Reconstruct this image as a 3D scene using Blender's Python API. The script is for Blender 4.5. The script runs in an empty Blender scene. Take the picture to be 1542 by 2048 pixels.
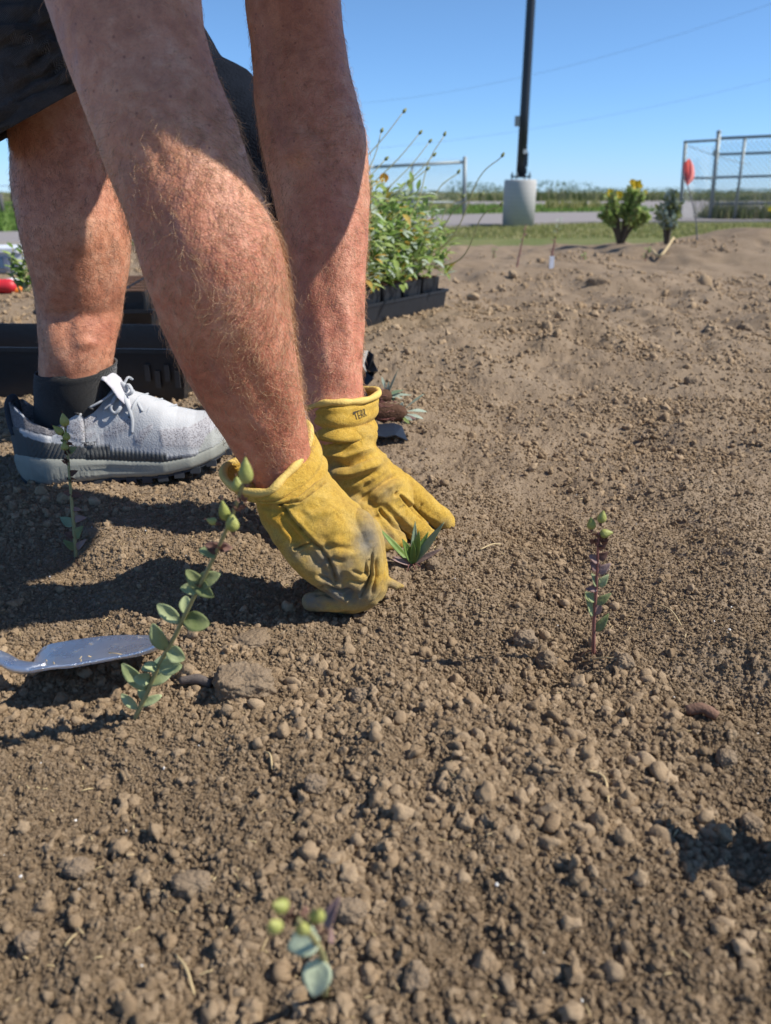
import bpy, math, random
import numpy as np
from mathutils import Vector, Matrix, Quaternion

random.seed(7); rng = np.random.default_rng(7)
sc = bpy.context.scene
COL = sc.collection
R = math.radians

# ------------------------------------------------------------------ camera
FPX = 1650.0; CX, CY = 771.0, 1024.0; PITCH = R(21.2); CAMH = 0.36
cd = bpy.data.cameras.new('camera'); cam = bpy.data.objects.new('camera', cd); COL.objects.link(cam)
cam.location = (0, 0, CAMH); cam.rotation_euler = (R(90) - PITCH, 0, 0)
cd.sensor_fit = 'VERTICAL'; cd.sensor_height = 24.0; cd.lens = 24.0 * FPX / 2048.0
cd.clip_start = 0.02; cd.clip_end = 3000
cd.dof.use_dof = True; cd.dof.focus_distance = 0.80; cd.dof.aperture_fstop = 5.5
sc.camera = cam
# ------------------------------------------------------------------ sky and sun
SUN_EL = R(46.0); SUN_AZ = (0.992, -0.125)
S = Vector((math.cos(SUN_EL) * SUN_AZ[0], math.cos(SUN_EL) * SUN_AZ[1], math.sin(SUN_EL))).normalized()
w = bpy.data.worlds.new('World'); sc.world = w; w.use_nodes = True
nt = w.node_tree; bg = nt.nodes['Background']
sky = nt.nodes.new('ShaderNodeTexSky'); sky.sky_type = 'NISHITA'; sky.sun_disc = False
sky.sun_elevation = SUN_EL; sky.sun_rotation = math.atan2(SUN_AZ[0], SUN_AZ[1])
sky.air_density = 1.0; sky.dust_density = 0.0; sky.ozone_density = 4.0; sky.altitude = 200
tc = nt.nodes.new('ShaderNodeTexCoord'); sx_ = nt.nodes.new('ShaderNodeSeparateXYZ'); nt.links.new(tc.outputs['Generated'], sx_.inputs[0])
rp = nt.nodes.new('ShaderNodeValToRGB'); e_ = rp.color_ramp.elements; e_.new(.5); e_.new(.6); nt.links.new(sx_.outputs[2], rp.inputs[0])
# clear dry air: the horizon stays blue all the way round
for el, (p_, c_) in zip(e_, ((0.0, (.275, .415, .72)), (0.09, (.295, .415, .60)), (0.20, (.33, .42, .525)), (1.0, (.40, .425, .46)))): el.position = p_; el.color = (*c_, 1)
mxs = nt.nodes.new('ShaderNodeMix'); mxs.data_type = 'RGBA'; mxs.blend_type = 'MULTIPLY'; mxs.inputs[0].default_value = 1.0
nt.links.new(sky.outputs[0], mxs.inputs[6]); nt.links.new(rp.outputs[0], mxs.inputs[7]); nt.links.new(mxs.outputs[2], bg.inputs[0])
bg.inputs[1].default_value = 0.215
sd = bpy.data.lights.new('sun', 'SUN'); sun = bpy.data.objects.new('sun', sd); COL.objects.link(sun)
sd.energy = 5.0; sd.angle = R(0.53); sd.color = (1.0, 0.95, 0.87)
sun.rotation_euler = S.to_track_quat('Z', 'Y').to_euler(); sun.location = S * 20
sc.view_settings.view_transform = 'Standard'; sc.view_settings.look = 'None'
sc.view_settings.exposure = 0.30; sc.view_settings.gamma = 1.0
sc.view_settings.use_curve_mapping = False
try:
    sc.cycles.max_bounces = 6; sc.cycles.transparent_max_bounces = 12
except Exception: pass

# ------------------------------------------------------------------ numeric noise
def _hash(ix, iy, iz, k):
    h = (ix.astype(np.int64) * 374761393 + iy.astype(np.int64) * 668265263 + iz.astype(np.int64) * 2147483647 + k * 1274126177) & 0xffffffff
    h = ((h ^ (h >> 13)) * 1274126177) & 0xffffffff
    h = ((h ^ (h >> 16)) * 2246822519) & 0xffffffff
    return ((h ^ (h >> 15)) & 0xffffff) / float(0xffffff)

def vnoise(x, y, z=0.0, k=0):
    x = np.asarray(x, float); y = np.asarray(y, float); z = np.zeros_like(x) + z
    ix, iy, iz = np.floor(x), np.floor(y), np.floor(z)
    fx, fy, fz = x - ix, y - iy, z - iz
    fx = fx*fx*fx*(fx*(fx*6-15)+10); fy = fy*fy*fy*(fy*(fy*6-15)+10); fz = fz*fz*fz*(fz*(fz*6-15)+10)
    r = 0
    for dx in (0, 1):
        for dy in (0, 1):
            for dz in (0, 1):
                wgt = (fx if dx else 1-fx) * (fy if dy else 1-fy) * (fz if dz else 1-fz)
                r = r + wgt * _hash(ix+dx, iy+dy, iz+dz, k)
    return r * 2 - 1

def fbm(x, y, z=0.0, k=0, o=4, g=0.5):
    a, s, r = 1.0, 1.0, 0
    for i in range(o):
        r = r + a * vnoise(np.asarray(x)*s, np.asarray(y)*s, np.asarray(z)*s, k + i*17); a *= g; s *= 2.03
    return r

def vn2(x, y, k=0):
    x = np.asarray(x, float); y = np.asarray(y, float)
    ix, iy = np.floor(x), np.floor(y); fx, fy = x-ix, y-iy
    fx = fx*fx*(3-2*fx); fy = fy*fy*(3-2*fy); iz = np.zeros_like(ix); r = 0
    for dx in (0, 1):
        for dy in (0, 1):
            r = r + (fx if dx else 1-fx) * (fy if dy else 1-fy) * _hash(ix+dx, iy+dy, iz, k)
    return r*2 - 1

def fbm2(x, y, k=0, o=3, g=0.5):
    a, s, r = 1.0, 1.0, 0
    for i in range(o):
        r = r + a * vn2(np.asarray(x)*s, np.asarray(y)*s, k + i*17); a *= g; s *= 2.03
    return r

def domes(x, y, cell, k=0):
    """round grains: height of the tallest hemisphere over a jittered lattice, in cell units"""
    x = np.asarray(x, float)/cell; y = np.asarray(y, float)/cell
    ix, iy = np.floor(x), np.floor(y); z0 = np.zeros_like(ix); best = np.zeros_like(x)
    for dx in (-1, 0, 1):
        for dy in (-1, 0, 1):
            cx, cy = ix+dx, iy+dy
            px = cx + _hash(cx, cy, z0, k); py = cy + _hash(cx, cy, z0+1, k)
            r = 0.30 + 0.45*_hash(cx, cy, z0+2, k)
            d2 = (x-px)**2 + (y-py)**2
            best = np.maximum(best, np.sqrt(np.maximum(r*r - d2, 0)))
    return best

def sstep(a, b, x):
    t = np.clip((np.asarray(x, float)-a)/(b-a), 0, 1); return t*t*(3-2*t)

# ------------------------------------------------------------------ pixel (of the 1542 x 2048 photo) + depth -> place
cp, sp = math.cos(PITCH), math.sin(PITCH)
def P(px, py, z):
    xc = (px-CX)/FPX*z; yc = (CY-py)/FPX*z
    return Vector((xc, z*cp + yc*sp, CAMH + yc*cp - z*sp))
def proj(v):
    v = np.asarray(v, float); x, y, z = v[..., 0], v[..., 1], v[..., 2]-CAMH
    zc = y*cp - z*sp; yc = y*sp + z*cp
    return CX + x/zc*FPX, CY - yc/zc*FPX, zc

# ------------------------------------------------------------------ ground height
BUMPS = []      # (x, y, radius, height)
def macro(x, y):
    x = np.asarray(x, float); y = np.asarray(y, float)
    h = -0.24*sstep(3.5, 14, y)
    m = sstep(0.9, 2.2, y) * (1-sstep(6.0, 7.5, y))
    h = h + m*0.035*fbm2(x*1.3, y*1.0, 5, 3)
    h = h + 0.17*np.exp(-((x-2.75)/1.0)**2 - ((y-5.6)/0.9)**2) + 0.05*np.exp(-((x-1.75)/.5)**2-((y-5.2)/0.6)**2)
    near = 1-sstep(1.5, 2.5, y)
    h = h + near*(0.012*fbm2(x*5+3, y*5, 9, 2) + .005*fbm2(x*13, y*11, 13, 2))
    fm = np.exp(-((x-.03)/.12)**2-((y-.44)/.13)**2)   # finger-combed furrows running towards the camera
    h = h + fm*.0042*np.sin(2*math.pi*(x+.18*(y-.4)+.012*fbm2(x*9, y*9, 15, 2))/.052)*(.6+.6*vn2(x*14, y*10, 19))
    for bx, by, br, bh in BUMPS:
        d2 = ((x-bx)**2 + (y-by)**2)/(br*br)
        h = h + bh*np.exp(-d2)
    return h
def G(px, py, dz=0.0):
    d = P(px, py, 1.0) - Vector((0, 0, CAMH)); h = 0.0; p = None
    for i in range(14):
        t = (h + dz - CAMH)/d.z; p = Vector((0, 0, CAMH)) + d*t
        h = 0.5*h + 0.5*float(macro(p.x, p.y))
    return Vector((p.x, p.y, float(macro(p.x, p.y))+dz))
_ps = [(490, 1360, .030, .006), (1140, 1320, .022, -.012), (1000, 1378, .03, -.012), (940, 1382, .025, -.010), (1060, 1368, .025, -.011), (1110, 1350, .02, -.010), (1070, 1335, .03, .006), (985, 1345, .03, .005), (1240, 1330, .05, .008), (700, 1215, .06, -.004), (120, 985, .06, -.010), (260, 975, .06, -.010), (400, 965, .05, -.006),
       (150, 1130, .03, -.008), (120, 1330, .08, -.012), (1470, 1390, .04, -.014), (1500, 1330, .05, .012), (1215, 575, .10, .035),
       (1165, 585, .07, -.03), (1240, 490, .25, .03), (900, 1560, .05, .008), (430, 1850, .025, -.007), (1300, 880, .06, -.012), (1350, 760, .12, .02),
       (420, 1000, .06, .010), (430, 1120, .04, .006), (1100, 630, .12, -.02), (1430, 690, .05, -.02), (830, 1150, .02, -.004), (1350,1040,.03,-.012)]
for a, b, c, e in _ps:
    q = P(a, b, 1.0) - Vector((0, 0, CAMH)); t = -CAMH/q.z
    BUMPS.append((q.x*t, q.y*t, c, e))

def soilH(x, y, mac=None):
    h = macro(x, y) if mac is None else mac
    y = np.asarray(y, float); x = np.asarray(x, float)
    near = 1 - sstep(1.6, 3.2, y); s = 1 + 1.2*sstep(1.5, 4, y)
    c1 = sstep(-0.15, 0.55, fbm2(x*9, y*9, 21, 2)); c2 = sstep(-0.3, 0.5, fbm2(x*16+7, y*16, 31, 2))
    fd_ = lambda y0: 1-sstep(y0*.75, y0*1.25, y)     # relief too fine to carry far up the bed is left to the loose crumbs
    h = h + 0.0030*s*fbm2(x*26, y*26, 41, 3)*fd_(2.6)
    h = h + domes(x, y, 0.030*1.0, 51)*0.030*0.12*c1*fd_(2.4) + 0.0016*s*fbm2(x*95, y*95, 45, 3, .6)*fd_(1.5)
    h = h + domes(x, y, 0.0135, 61)*0.0135*0.16*(0.25+0.75*c1)*fd_(1.8)
    h = h + domes(x, y, 0.0062, 71)*0.0062*0.42*(0.35+0.65*c2)*near
    h = h + domes(x, y, 0.0033, 75)*0.0033*0.55*near
    far = sstep(0.85, 2.4, y); c3 = sstep(-.2, .5, fbm2(x*3, y*2.2, 91, 3))
    h = h + far*(0.017*fbm2(x*6, y*3.2, 81, 2) + domes(x, y, .09, 85)*.014*c2*fd_(4.4) + domes(x, y, .045, 87)*.009*c3*fd_(3.1) + domes(x, y, .022, 89)*.006*c3*fd_(2.2) - .014*c3*np.maximum(fbm2(x*8, y*4, 95, 2), 0)) + far*.008*np.abs(fbm2(x*2.2+y*1.3, y*4.5, 97, 2))
    return h
def gz(x, y): return float(soilH(np.array([x]), np.array([y]))[0])

# ------------------------------------------------------------------ scene helpers
def tag(o, label=None, cat=None, group=None, kind=None):
    if label: o['label'] = label
    if cat: o['category'] = cat
    if group: o['group'] = group
    if kind: o['kind'] = kind
    return o
def empty(name, loc=(0, 0, 0), label=None, cat=None, group=None):
    o = bpy.data.objects.new(name, None); COL.objects.link(o); o.location = loc; o.empty_display_size = 0.02
    bpy.context.view_layer.update() if False else None
    return tag(o, label, cat, group)
def link(name, me, parent=None):
    o = bpy.data.objects.new(name, me); COL.objects.link(o)
    if parent is not None:
        o.parent = parent
        L = Vector(parent.get('_w', parent.location)) if parent.parent is None else None
        # children carry world-space vertices: undo the parent's place
        T = Vector((0, 0, 0)); p = parent
        while p is not None: T += p.location; p = p.parent
        o.location = -T
    return o
def meshdata(name, v, f, mat=None, smooth=True):
    me = bpy.data.meshes.new(name); v = np.asarray(v, np.float32)
    if isinstance(f, np.ndarray):
        nf, k = f.shape
        me.vertices.add(len(v)); me.vertices.foreach_set('co', v.ravel())
        me.loops.add(nf*k); me.loops.foreach_set('vertex_index', f.ravel().astype(np.int32))
        me.polygons.add(nf); me.polygons.foreach_set('loop_start', np.arange(0, nf*k, k, dtype=np.int32))
        me.update(calc_edges=True)
    else:
        me.from_pydata([tuple(map(float, a)) for a in v], [], [tuple(int(i) for i in a) for a in f]); me.update()
    if smooth: me.polygons.foreach_set('use_smooth', np.ones(len(me.polygons), bool))
    if mat: me.materials.append(mat)
    return me
def mk(name, v, f, mat, parent=None, smooth=True):
    return link(name, meshdata(name, v, f, mat, smooth), parent)
class MB:
    """collects shapes into one mesh"""
    def __init__(s): s.v = []; s.f = []; s.n = 0
    def add(s, v, f):
        s.v.append(np.asarray(v, float).reshape(-1, 3)); s.f += [tuple(i+s.n for i in a) for a in f]; s.n += len(s.v[-1])
    def V(s): return np.concatenate(s.v) if s.v else np.zeros((0, 3))
    def build(s, name, mat, parent=None, smooth=True): return mk(name, s.V(), s.f, mat, parent, smooth)
def loft(rings, cap=True, closed=True):
    rings = [np.asarray(r, float) for r in rings]; n = len(rings[0]); v = np.concatenate(rings); f = []
    for i in range(len(rings)-1):
        for j in range(n if closed else n-1):
            a, b = i*n+j, i*n+(j+1) % n
            f.append((a, b, b+n, a+n))
    if cap:
        f.append(tuple(range(n-1, -1, -1))); m = (len(rings)-1)*n; f.append(tuple(range(m, m+n)))
    return v, f
def cr(pts, n):
    """catmull-rom through points (any dimension), n samples per span"""
    p = [np.asarray(a, float) for a in pts]; p = [2*p[0]-p[1]] + p + [2*p[-1]-p[-2]]; out = []
    for i in range(1, len(p)-2):
        for k in range(n):
            t = k/n
            out.append(0.5*((2*p[i]) + (-p[i-1]+p[i+1])*t + (2*p[i-1]-5*p[i]+4*p[i+1]-p[i+2])*t*t + (-p[i-1]+3*p[i]-3*p[i+1]+p[i+2])*t**3))
    out.append(p[-2]); return np.array(out)
def tube(pts, rad, n=10, cap=True, sub=4, flat=1.0, upv=None, roundcap=False):
    """tube along world points with radii; smooth path"""
    pts = [tuple(p) for p in pts]
    if np.isscalar(rad): rad = [rad]*len(pts)
    q = np.array([list(p)+[r] for p, r in zip(pts, rad)])
    if sub > 1 and len(pts) > 1: q = cr(q, sub)
    if roundcap:
        for end in (0, -1):
            c = q[end, :3]; r = q[end, 3]; d = (q[0, :3]-q[1, :3]) if end == 0 else (q[-1, :3]-q[-2, :3]); d = d/np.linalg.norm(d)
            ex = [np.append(c + d*r*math.sin(a), r*math.cos(a)) for a in (0.4, 0.8, 1.15, 1.4, 1.53)]
            q = np.vstack([ex[::-1], q]) if end == 0 else np.vstack([q, ex])
    c = q[:, :3]; T = np.gradient(c, axis=0); T /= np.linalg.norm(T, axis=1)[:, None]+1e-12
    up = np.array(upv if upv is not None else (0.0, 0.0, 1.0))
    if abs(T[0] @ up) > 0.95 and upv is None: up = np.array((1.0, 0.0, 0.0))
    rings = []; nrm = up - T[0]*(up @ T[0]); nrm /= np.linalg.norm(nrm)
    for i in range(len(c)):
        nrm = nrm - T[i]*(nrm @ T[i]); nrm /= np.linalg.norm(nrm)+1e-12; b = np.cross(T[i], nrm)
        a = np.linspace(0, 2*math.pi, n, endpoint=False)
        rings.append(c[i] + q[i, 3]*(np.cos(a)[:, None]*nrm*flat + np.sin(a)[:, None]*b))
    return loft(rings, cap)
def box(c, sx, sy, sz, rz=0.0, b=0.0, taper=1.0):
    """box centred at c (bottom z = c.z), optional small bevel on vertical edges, taper of the bottom"""
    x, y = sx/2, sy/2
    if b > 0:
        base = [(-x+b, -y), (x-b, -y), (x, -y+b), (x, y-b), (x-b, y), (-x+b, y), (-x, y-b), (-x, -y+b)]
    else: base = [(-x, -y), (x, -y), (x, y), (-x, y)]
    cs, sn = math.cos(rz), math.sin(rz); rings = []
    for z, k in ((0, taper), (sz, 1.0)):
        rings.append([(c[0]+k*(px*cs-py*sn), c[1]+k*(px*sn+py*cs), c[2]+z) for px, py in base])
    return loft(rings)
def ball(c, r, nu=12, nv=8, sc3=(1, 1, 1)):
    rings = []
    for i in range(nv+1):
        a = -math.pi/2 + math.pi*(i/nv)*0.998+0.003
        rings.append([(c[0]+r*sc3[0]*math.cos(a)*math.cos(t), c[1]+r*sc3[1]*math.cos(a)*math.sin(t), c[2]+r*sc3[2]*math.sin(a)) for t in np.linspace(0, 2*math.pi, nu, endpoint=False)])
    return loft(rings)
def evalmods(o):
    dg = bpy.context.evaluated_depsgraph_get(); dg.update()
    me = bpy.data.meshes.new_from_object(o.evaluated_get(dg), preserve_all_data_layers=False, depsgraph=dg)
    return me
def remesh(name, v, f, vox, smooth_it=6, fac=0.5):
    me = meshdata(name, v, f); o = bpy.data.objects.new(name+'_tmp', me); COL.objects.link(o)
    m = o.modifiers.new('r', 'REMESH'); m.mode = 'VOXEL'; m.voxel_size = vox; m.adaptivity = 0
    if smooth_it:
        s = o.modifiers.new('s', 'SMOOTH'); s.factor = fac; s.iterations = smooth_it
    n = evalmods(o); bpy.data.objects.remove(o); bpy.data.meshes.remove(me); n.name = name
    n.polygons.foreach_set('use_smooth', np.ones(len(n.polygons), bool))
    return n
def getv(me):
    a = np.empty(len(me.vertices)*3, np.float32); me.vertices.foreach_get('co', a); return a.reshape(-1, 3).astype(float)
def getn(me):
    a = np.empty(len(me.vertices)*3, np.float32); me.vertices.foreach_get('normal', a); return a.reshape(-1, 3).astype(float)
def setv(me, v): me.vertices.foreach_set('co', v.astype(np.float32).ravel()); me.update()
def setattr_f(me, name, val):
    at = me.attributes.new(name, 'FLOAT', 'POINT'); at.data.foreach_set('value', np.asarray(val, np.float32))
def seg_dist(x, y, poly):
    """distance in px to polyline, and parameter 0..1"""
    d = np.full(len(x), 1e9); tt = np.zeros(len(x)); n = len(poly)-1
    for i in range(n):
        ax, ay = poly[i]; bx, by = poly[i+1]; L2 = (bx-ax)**2+(by-ay)**2
        t = np.clip(((x-ax)*(bx-ax)+(y-ay)*(by-ay))/L2, 0, 1)
        dd = np.hypot(x-ax-t*(bx-ax), y-ay-t*(by-ay)); m = dd < d
        d[m] = dd[m]; tt[m] = (i+t[m])/n
    return d, tt
def inpoly(x, y, poly):
    r = np.zeros(len(x), bool); n = len(poly); j = n-1
    for i in range(n):
        xi, yi = poly[i]; xj, yj = poly[j]
        c = ((yi > y) != (yj > y)) & (x < (xj-xi)*(y-yi)/((yj-yi) if yj != yi else 1e-9)+xi); r ^= c; j = i
    return r

# ------------------------------------------------------------------ materials
class NT:
    def __init__(s, name):
        s.m = bpy.data.materials.new(name); s.m.use_nodes = True; s.t = s.m.node_tree; s.b = s.t.nodes['Principled BSDF']; s.out = s.t.nodes['Material Output']
    def n(s, t, **kw):
        a = s.t.nodes.new(t)
        for k, v in kw.items():
            if k in ('loc',): continue
            if hasattr(a, k): setattr(a, k, v)
        return a
    def l(s, a, b): s.t.links.new(a, b)
    def coord(s, scale=None):
        c = s.n('ShaderNodeTexCoord').outputs['Object']
        if scale is not None:
            m = s.n('ShaderNodeMapping'); m.inputs['Scale'].default_value = scale; s.l(c, m.inputs[0]); c = m.outputs[0]
        return c
    def noise(s, scale, detail=4, rough=0.55, vec=None, dist=0.0):
        a = s.n('ShaderNodeTexNoise'); a.inputs['Scale'].default_value = scale; a.inputs['Detail'].default_value = detail
        a.inputs['Roughness'].default_value = rough; a.inputs['Distortion'].default_value = dist
        s.l(vec if vec is not None else s.coord(), a.inputs['Vector']); return a.outputs['Fac']
    def vor(s, scale, feature='F1', vec=None, out='Distance'):
        a = s.n('ShaderNodeTexVoronoi'); a.feature = feature; a.inputs['Scale'].default_value = scale
        s.l(vec if vec is not None else s.coord(), a.inputs['Vector']); return a.outputs[out]
    def ramp(s, fac, stops):
        r = s.n('ShaderNodeValToRGB'); e = r.color_ramp.elements
        while len(e) < len(stops): e.new(0.5)
        for i, (p, c) in enumerate(stops): e[i].position = p; e[i].color = (*c, 1) if not np.isscalar(c) else (c, c, c, 1)
        s.l(fac, r.inputs[0]); return r.outputs[0]
    def mix(s, fac, a, b, blend='MIX'):
        m = s.n('ShaderNodeMix'); m.data_type = 'RGBA'; m.blend_type = blend
        for sock, val in ((m.inputs[0], fac), (m.inputs[6], a), (m.inputs[7], b)):
            if hasattr(val, 'is_linked') or hasattr(val, 'links'): s.l(val, sock)
            elif isinstance(val, (tuple, list)): sock.default_value = (*val, 1)
            else: sock.default_value = val
        return m.outputs[2]
    def math(s, op, a, b=0.0):
        m = s.n('ShaderNodeMath'); m.operation = op
        for sock, val in ((m.inputs[0], a), (m.inputs[1], b)):
            if hasattr(val, 'links'): s.l(val, sock)
            else: sock.default_value = val
        return m.outputs[0]
    def bump(s, h, dist, strength=1.0, prev=None):
        b = s.n('ShaderNodeBump'); b.inputs['Distance'].default_value = dist; b.inputs['Strength'].default_value = strength
        s.l(h, b.inputs['Height'])
        if prev is not None: s.l(prev, b.inputs['Normal'])
        return b.outputs[0]
    def attr(s, name):
        a = s.n('ShaderNodeAttribute'); a.attribute_name = name; return a.outputs['Fac']
    def fin(s, col=None, rough=0.6, nrm=None, spec=None, metal=None, sss=None, trans=None):
        if col is not None:
            if hasattr(col, 'links'): s.l(col, s.b.inputs['Base Color'])
            else: s.b.inputs['Base Color'].default_value = (*col, 1)
        if hasattr(rough, 'links'): s.l(rough, s.b.inputs['Roughness'])
        else: s.b.inputs['Roughness'].default_value = rough
        if nrm is not None: s.l(nrm, s.b.inputs['Normal'])
        if spec is not None: s.b.inputs['Specular IOR Level'].default_value = spec
        if metal is not None: s.b.inputs['Metallic'].default_value = metal
        if sss is not None:
            s.b.inputs['Subsurface Weight'].default_value = sss[0]; s.b.inputs['Subsurface Radius'].default_value = sss[1]; s.b.inputs['Subsurface Scale'].default_value = sss[2]
        return s.m
def simple(name, col, rough=0.6, var=0.25, nscale=40, bump=0.0, bscale=200, metal=0.0, spec=0.5):
    t = NT(name); n = t.noise(nscale, 4)
    c = t.mix(n, tuple(x*(1-var) for x in col), tuple(min(1, x*(1+var)) for x in col))
    nr = t.bump(t.noise(bscale, 3), bump) if bump else None
    return t.fin(c, rough, nr, spec=spec, metal=metal)
def leafmat(name, col, col2, rough=0.55, tl=0.3, nscale=60):
    t = NT(name); n = t.noise(nscale, 3); oi = t.n('ShaderNodeObjectInfo').outputs['Random']
    f = t.math('ADD', t.math('MULTIPLY', n, 0.9), t.math('MULTIPLY', oi, 0.25))
    c = t.mix(t.ramp(f, [(0.35, 0.0), (0.75, 1.0)]), col, col2)
    t.fin(c, rough, t.bump(t.noise(nscale*6, 2), 0.0004), spec=0.35)
    tr = t.n('ShaderNodeBsdfTranslucent'); t.l(c, tr.inputs[0]); mx = t.n('ShaderNodeMixShader'); mx.inputs[0].default_value = tl
    t.l(t.b.outputs[0], mx.inputs[1]); t.l(tr.outputs[0], mx.inputs[2]); t.l(mx.outputs[0], t.out.inputs[0])
    return t.m
def soil_material(inst=False):
    t = NT('soil_crumb' if inst else 'soil')
    c = t.coord((.0028,)*3) if inst else t.coord(); n1 = t.noise(3.5, 4, .6, c); n2 = t.noise(120, 4, .65, c); n3 = t.noise(14, 3, .6, c)
    f = t.math('ADD', t.math('MULTIPLY', n1, .45), t.math('ADD', t.math('MULTIPLY', n2, .35), t.math('MULTIPLY', n3, .3)))
    if inst: f = t.math('ADD', t.math('MULTIPLY', f, .82), t.math('MULTIPLY', t.n('ShaderNodeObjectInfo').outputs['Random'], .30))
    col = t.ramp(f, [(0.28, (0.155, 0.106, 0.064)), (0.50, (0.285, 0.205, 0.128)), (0.78, (0.375, 0.28, 0.185))])
    col = t.mix(1.0, col, (1.10, 1.08, 1.04) if inst else (.80, .815, .85), 'MULTIPLY')
    sp1 = t.vor(420, vec=c, out='Distance')
    col = t.mix(t.ramp(sp1, [(0.10, 1.0), (0.17, 0.0)]), col, (0.36, 0.29, 0.21)) if not inst else col
    nb = t.bump(t.noise(2600 if inst else 900, 3, .7, c), 0.0005); nb = t.bump(t.noise(1100 if inst else 260, 4, .7, c), 0.0011, 1.0, nb)
    if not inst: nb = t.bump(t.math('SUBTRACT', 1.0, t.vor(330, vec=c)), 0.0012, 0.9, nb)
    return t.fin(col, 0.95, nb, spec=0.15)
M = {}
M['soil'] = soil_material(); M['crumb'] = soil_material(True)
# ================================================================== THE SETTING
# ---- soil bed near the camera: fan of fine cells, real relief
def build_soil():
    rows_px = np.concatenate([np.linspace(2290, 705, 690), np.linspace(703, 463, 250)])
    dep = np.arctan((rows_px-CY)/FPX) + PITCH
    ys = CAMH/np.tan(dep); ys = ys[ys > 0]; ys = ys[ys < 7.6]
    ys = np.concatenate([np.linspace(-0.9, ys[0]-0.004, 26), ys])
    u = np.concatenate([-np.linspace(3.0, 0.60, 30)**1.0, np.linspace(-0.585, 0.585, 800), np.linspace(0.60, 3.0, 30)])
    Y, U = np.meshgrid(ys, u, indexing='ij'); X = U*(np.maximum(Y, 0.1)+0.10)
    fade = 1.0
    H = soilH(X.ravel(), Y.ravel()).reshape(X.shape)
    v = np.stack([X, Y, H], -1).reshape(-1, 3); nr, nc = X.shape
    i = np.arange(nr-1)[:, None]*nc + np.arange(nc-1)[None]; i = i.ravel()
    f = np.stack([i, i+1, i+nc+1, i+nc], -1)
    o = mk('soil', v, f, M['soil']); tag(o, kind='structure'); return o
build_soil()

# ---- loose crumbs: instances on a point cloud
def clod_mesh(name, seed, rough=0.25, sub=2):
    import bmesh
    bm = bmesh.new(); bmesh.ops.create_icosphere(bm, subdivisions=sub, radius=1.0)
    me = bpy.data.meshes.new(name); bm.to_mesh(me); bm.free()
    v = getv(me); r = np.random.default_rng(seed); st = r.uniform(0.72, 1.15, 3)
    n = fbm(v[:, 0]*1.1+seed*7, v[:, 1]*1.1, v[:, 2]*1.1, seed, 2)*rough*1.3 + (.10*vnoise(v[:, 0]*6.5+seed, v[:, 1]*6.5, v[:, 2]*6.5, seed+9) if sub > 2 else 0) + fbm(v[:, 0]*3+seed*3, v[:, 1]*3, v[:, 2]*3, seed+5, 2)*rough*.8
    setv(me, v*(1+n)[:, None]*st); me.polygons.foreach_set('use_smooth', np.ones(len(me.polygons), bool)); me.materials.append(M['crumb']); return me
def crumbs(name, pts, scl, rot, idx, meshes, parent=None):
    ccol = bpy.data.collections.new(name+'_shapes')
    for k, m in enumerate(meshes):
        ccol.objects.link(bpy.data.objects.new('%s_shape_%02d' % (name, k), m))
    me = bpy.data.meshes.new(name); me.vertices.add(len(pts)); me.vertices.foreach_set('co', pts.astype(np.float32).ravel())
    a = me.attributes.new('scl', 'FLOAT_VECTOR', 'POINT'); a.data.foreach_set('vector', scl.astype(np.float32).ravel())
    a = me.attributes.new('rot', 'FLOAT_VECTOR', 'POINT'); a.data.foreach_set('vector', rot.astype(np.float32).ravel())
    a = me.attributes.new('idx', 'INT', 'POINT'); a.data.foreach_set('value', idx.astype(np.int32))
    o = link(name, me, parent)
    g = bpy.data.node_groups.new(name+'_nodes', 'GeometryNodeTree')
    g.interface.new_socket('Geometry', in_out='INPUT', socket_type='NodeSocketGeometry'); g.interface.new_socket('Geometry', in_out='OUTPUT', socket_type='NodeSocketGeometry')
    N = g.nodes; gi = N.new('NodeGroupInput'); go = N.new('NodeGroupOutput'); ip = N.new('GeometryNodeInstanceOnPoints')
    ci = N.new('GeometryNodeCollectionInfo'); ci.inputs[0].default_value = ccol; ci.inputs['Separate Children'].default_value = True; ci.inputs['Reset Children'].default_value = True
    def na(nm, ty):
        q = N.new('GeometryNodeInputNamedAttribute'); q.data_type = ty; q.inputs[0].default_value = nm; return q.outputs[0]
    g.links.new(gi.outputs[0], ip.inputs['Points']); g.links.new(ci.outputs[0], ip.inputs['Instance']); ip.inputs['Pick Instance'].default_value = True
    g.links.new(na('idx', 'INT'), ip.inputs['Instance Index']); g.links.new(na('scl', 'FLOAT_VECTOR'), ip.inputs['Scale'])
    e = N.new('FunctionNodeEulerToRotation'); g.links.new(na('rot', 'FLOAT_VECTOR'), e.inputs[0]); g.links.new(e.outputs[0], ip.inputs['Rotation'])
    g.links.new(ip.outputs[0], go.inputs[0])
    md = o.modifiers.new('scatter', 'NODES'); md.node_group = g
    return tag(o, kind='stuff')
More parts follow.
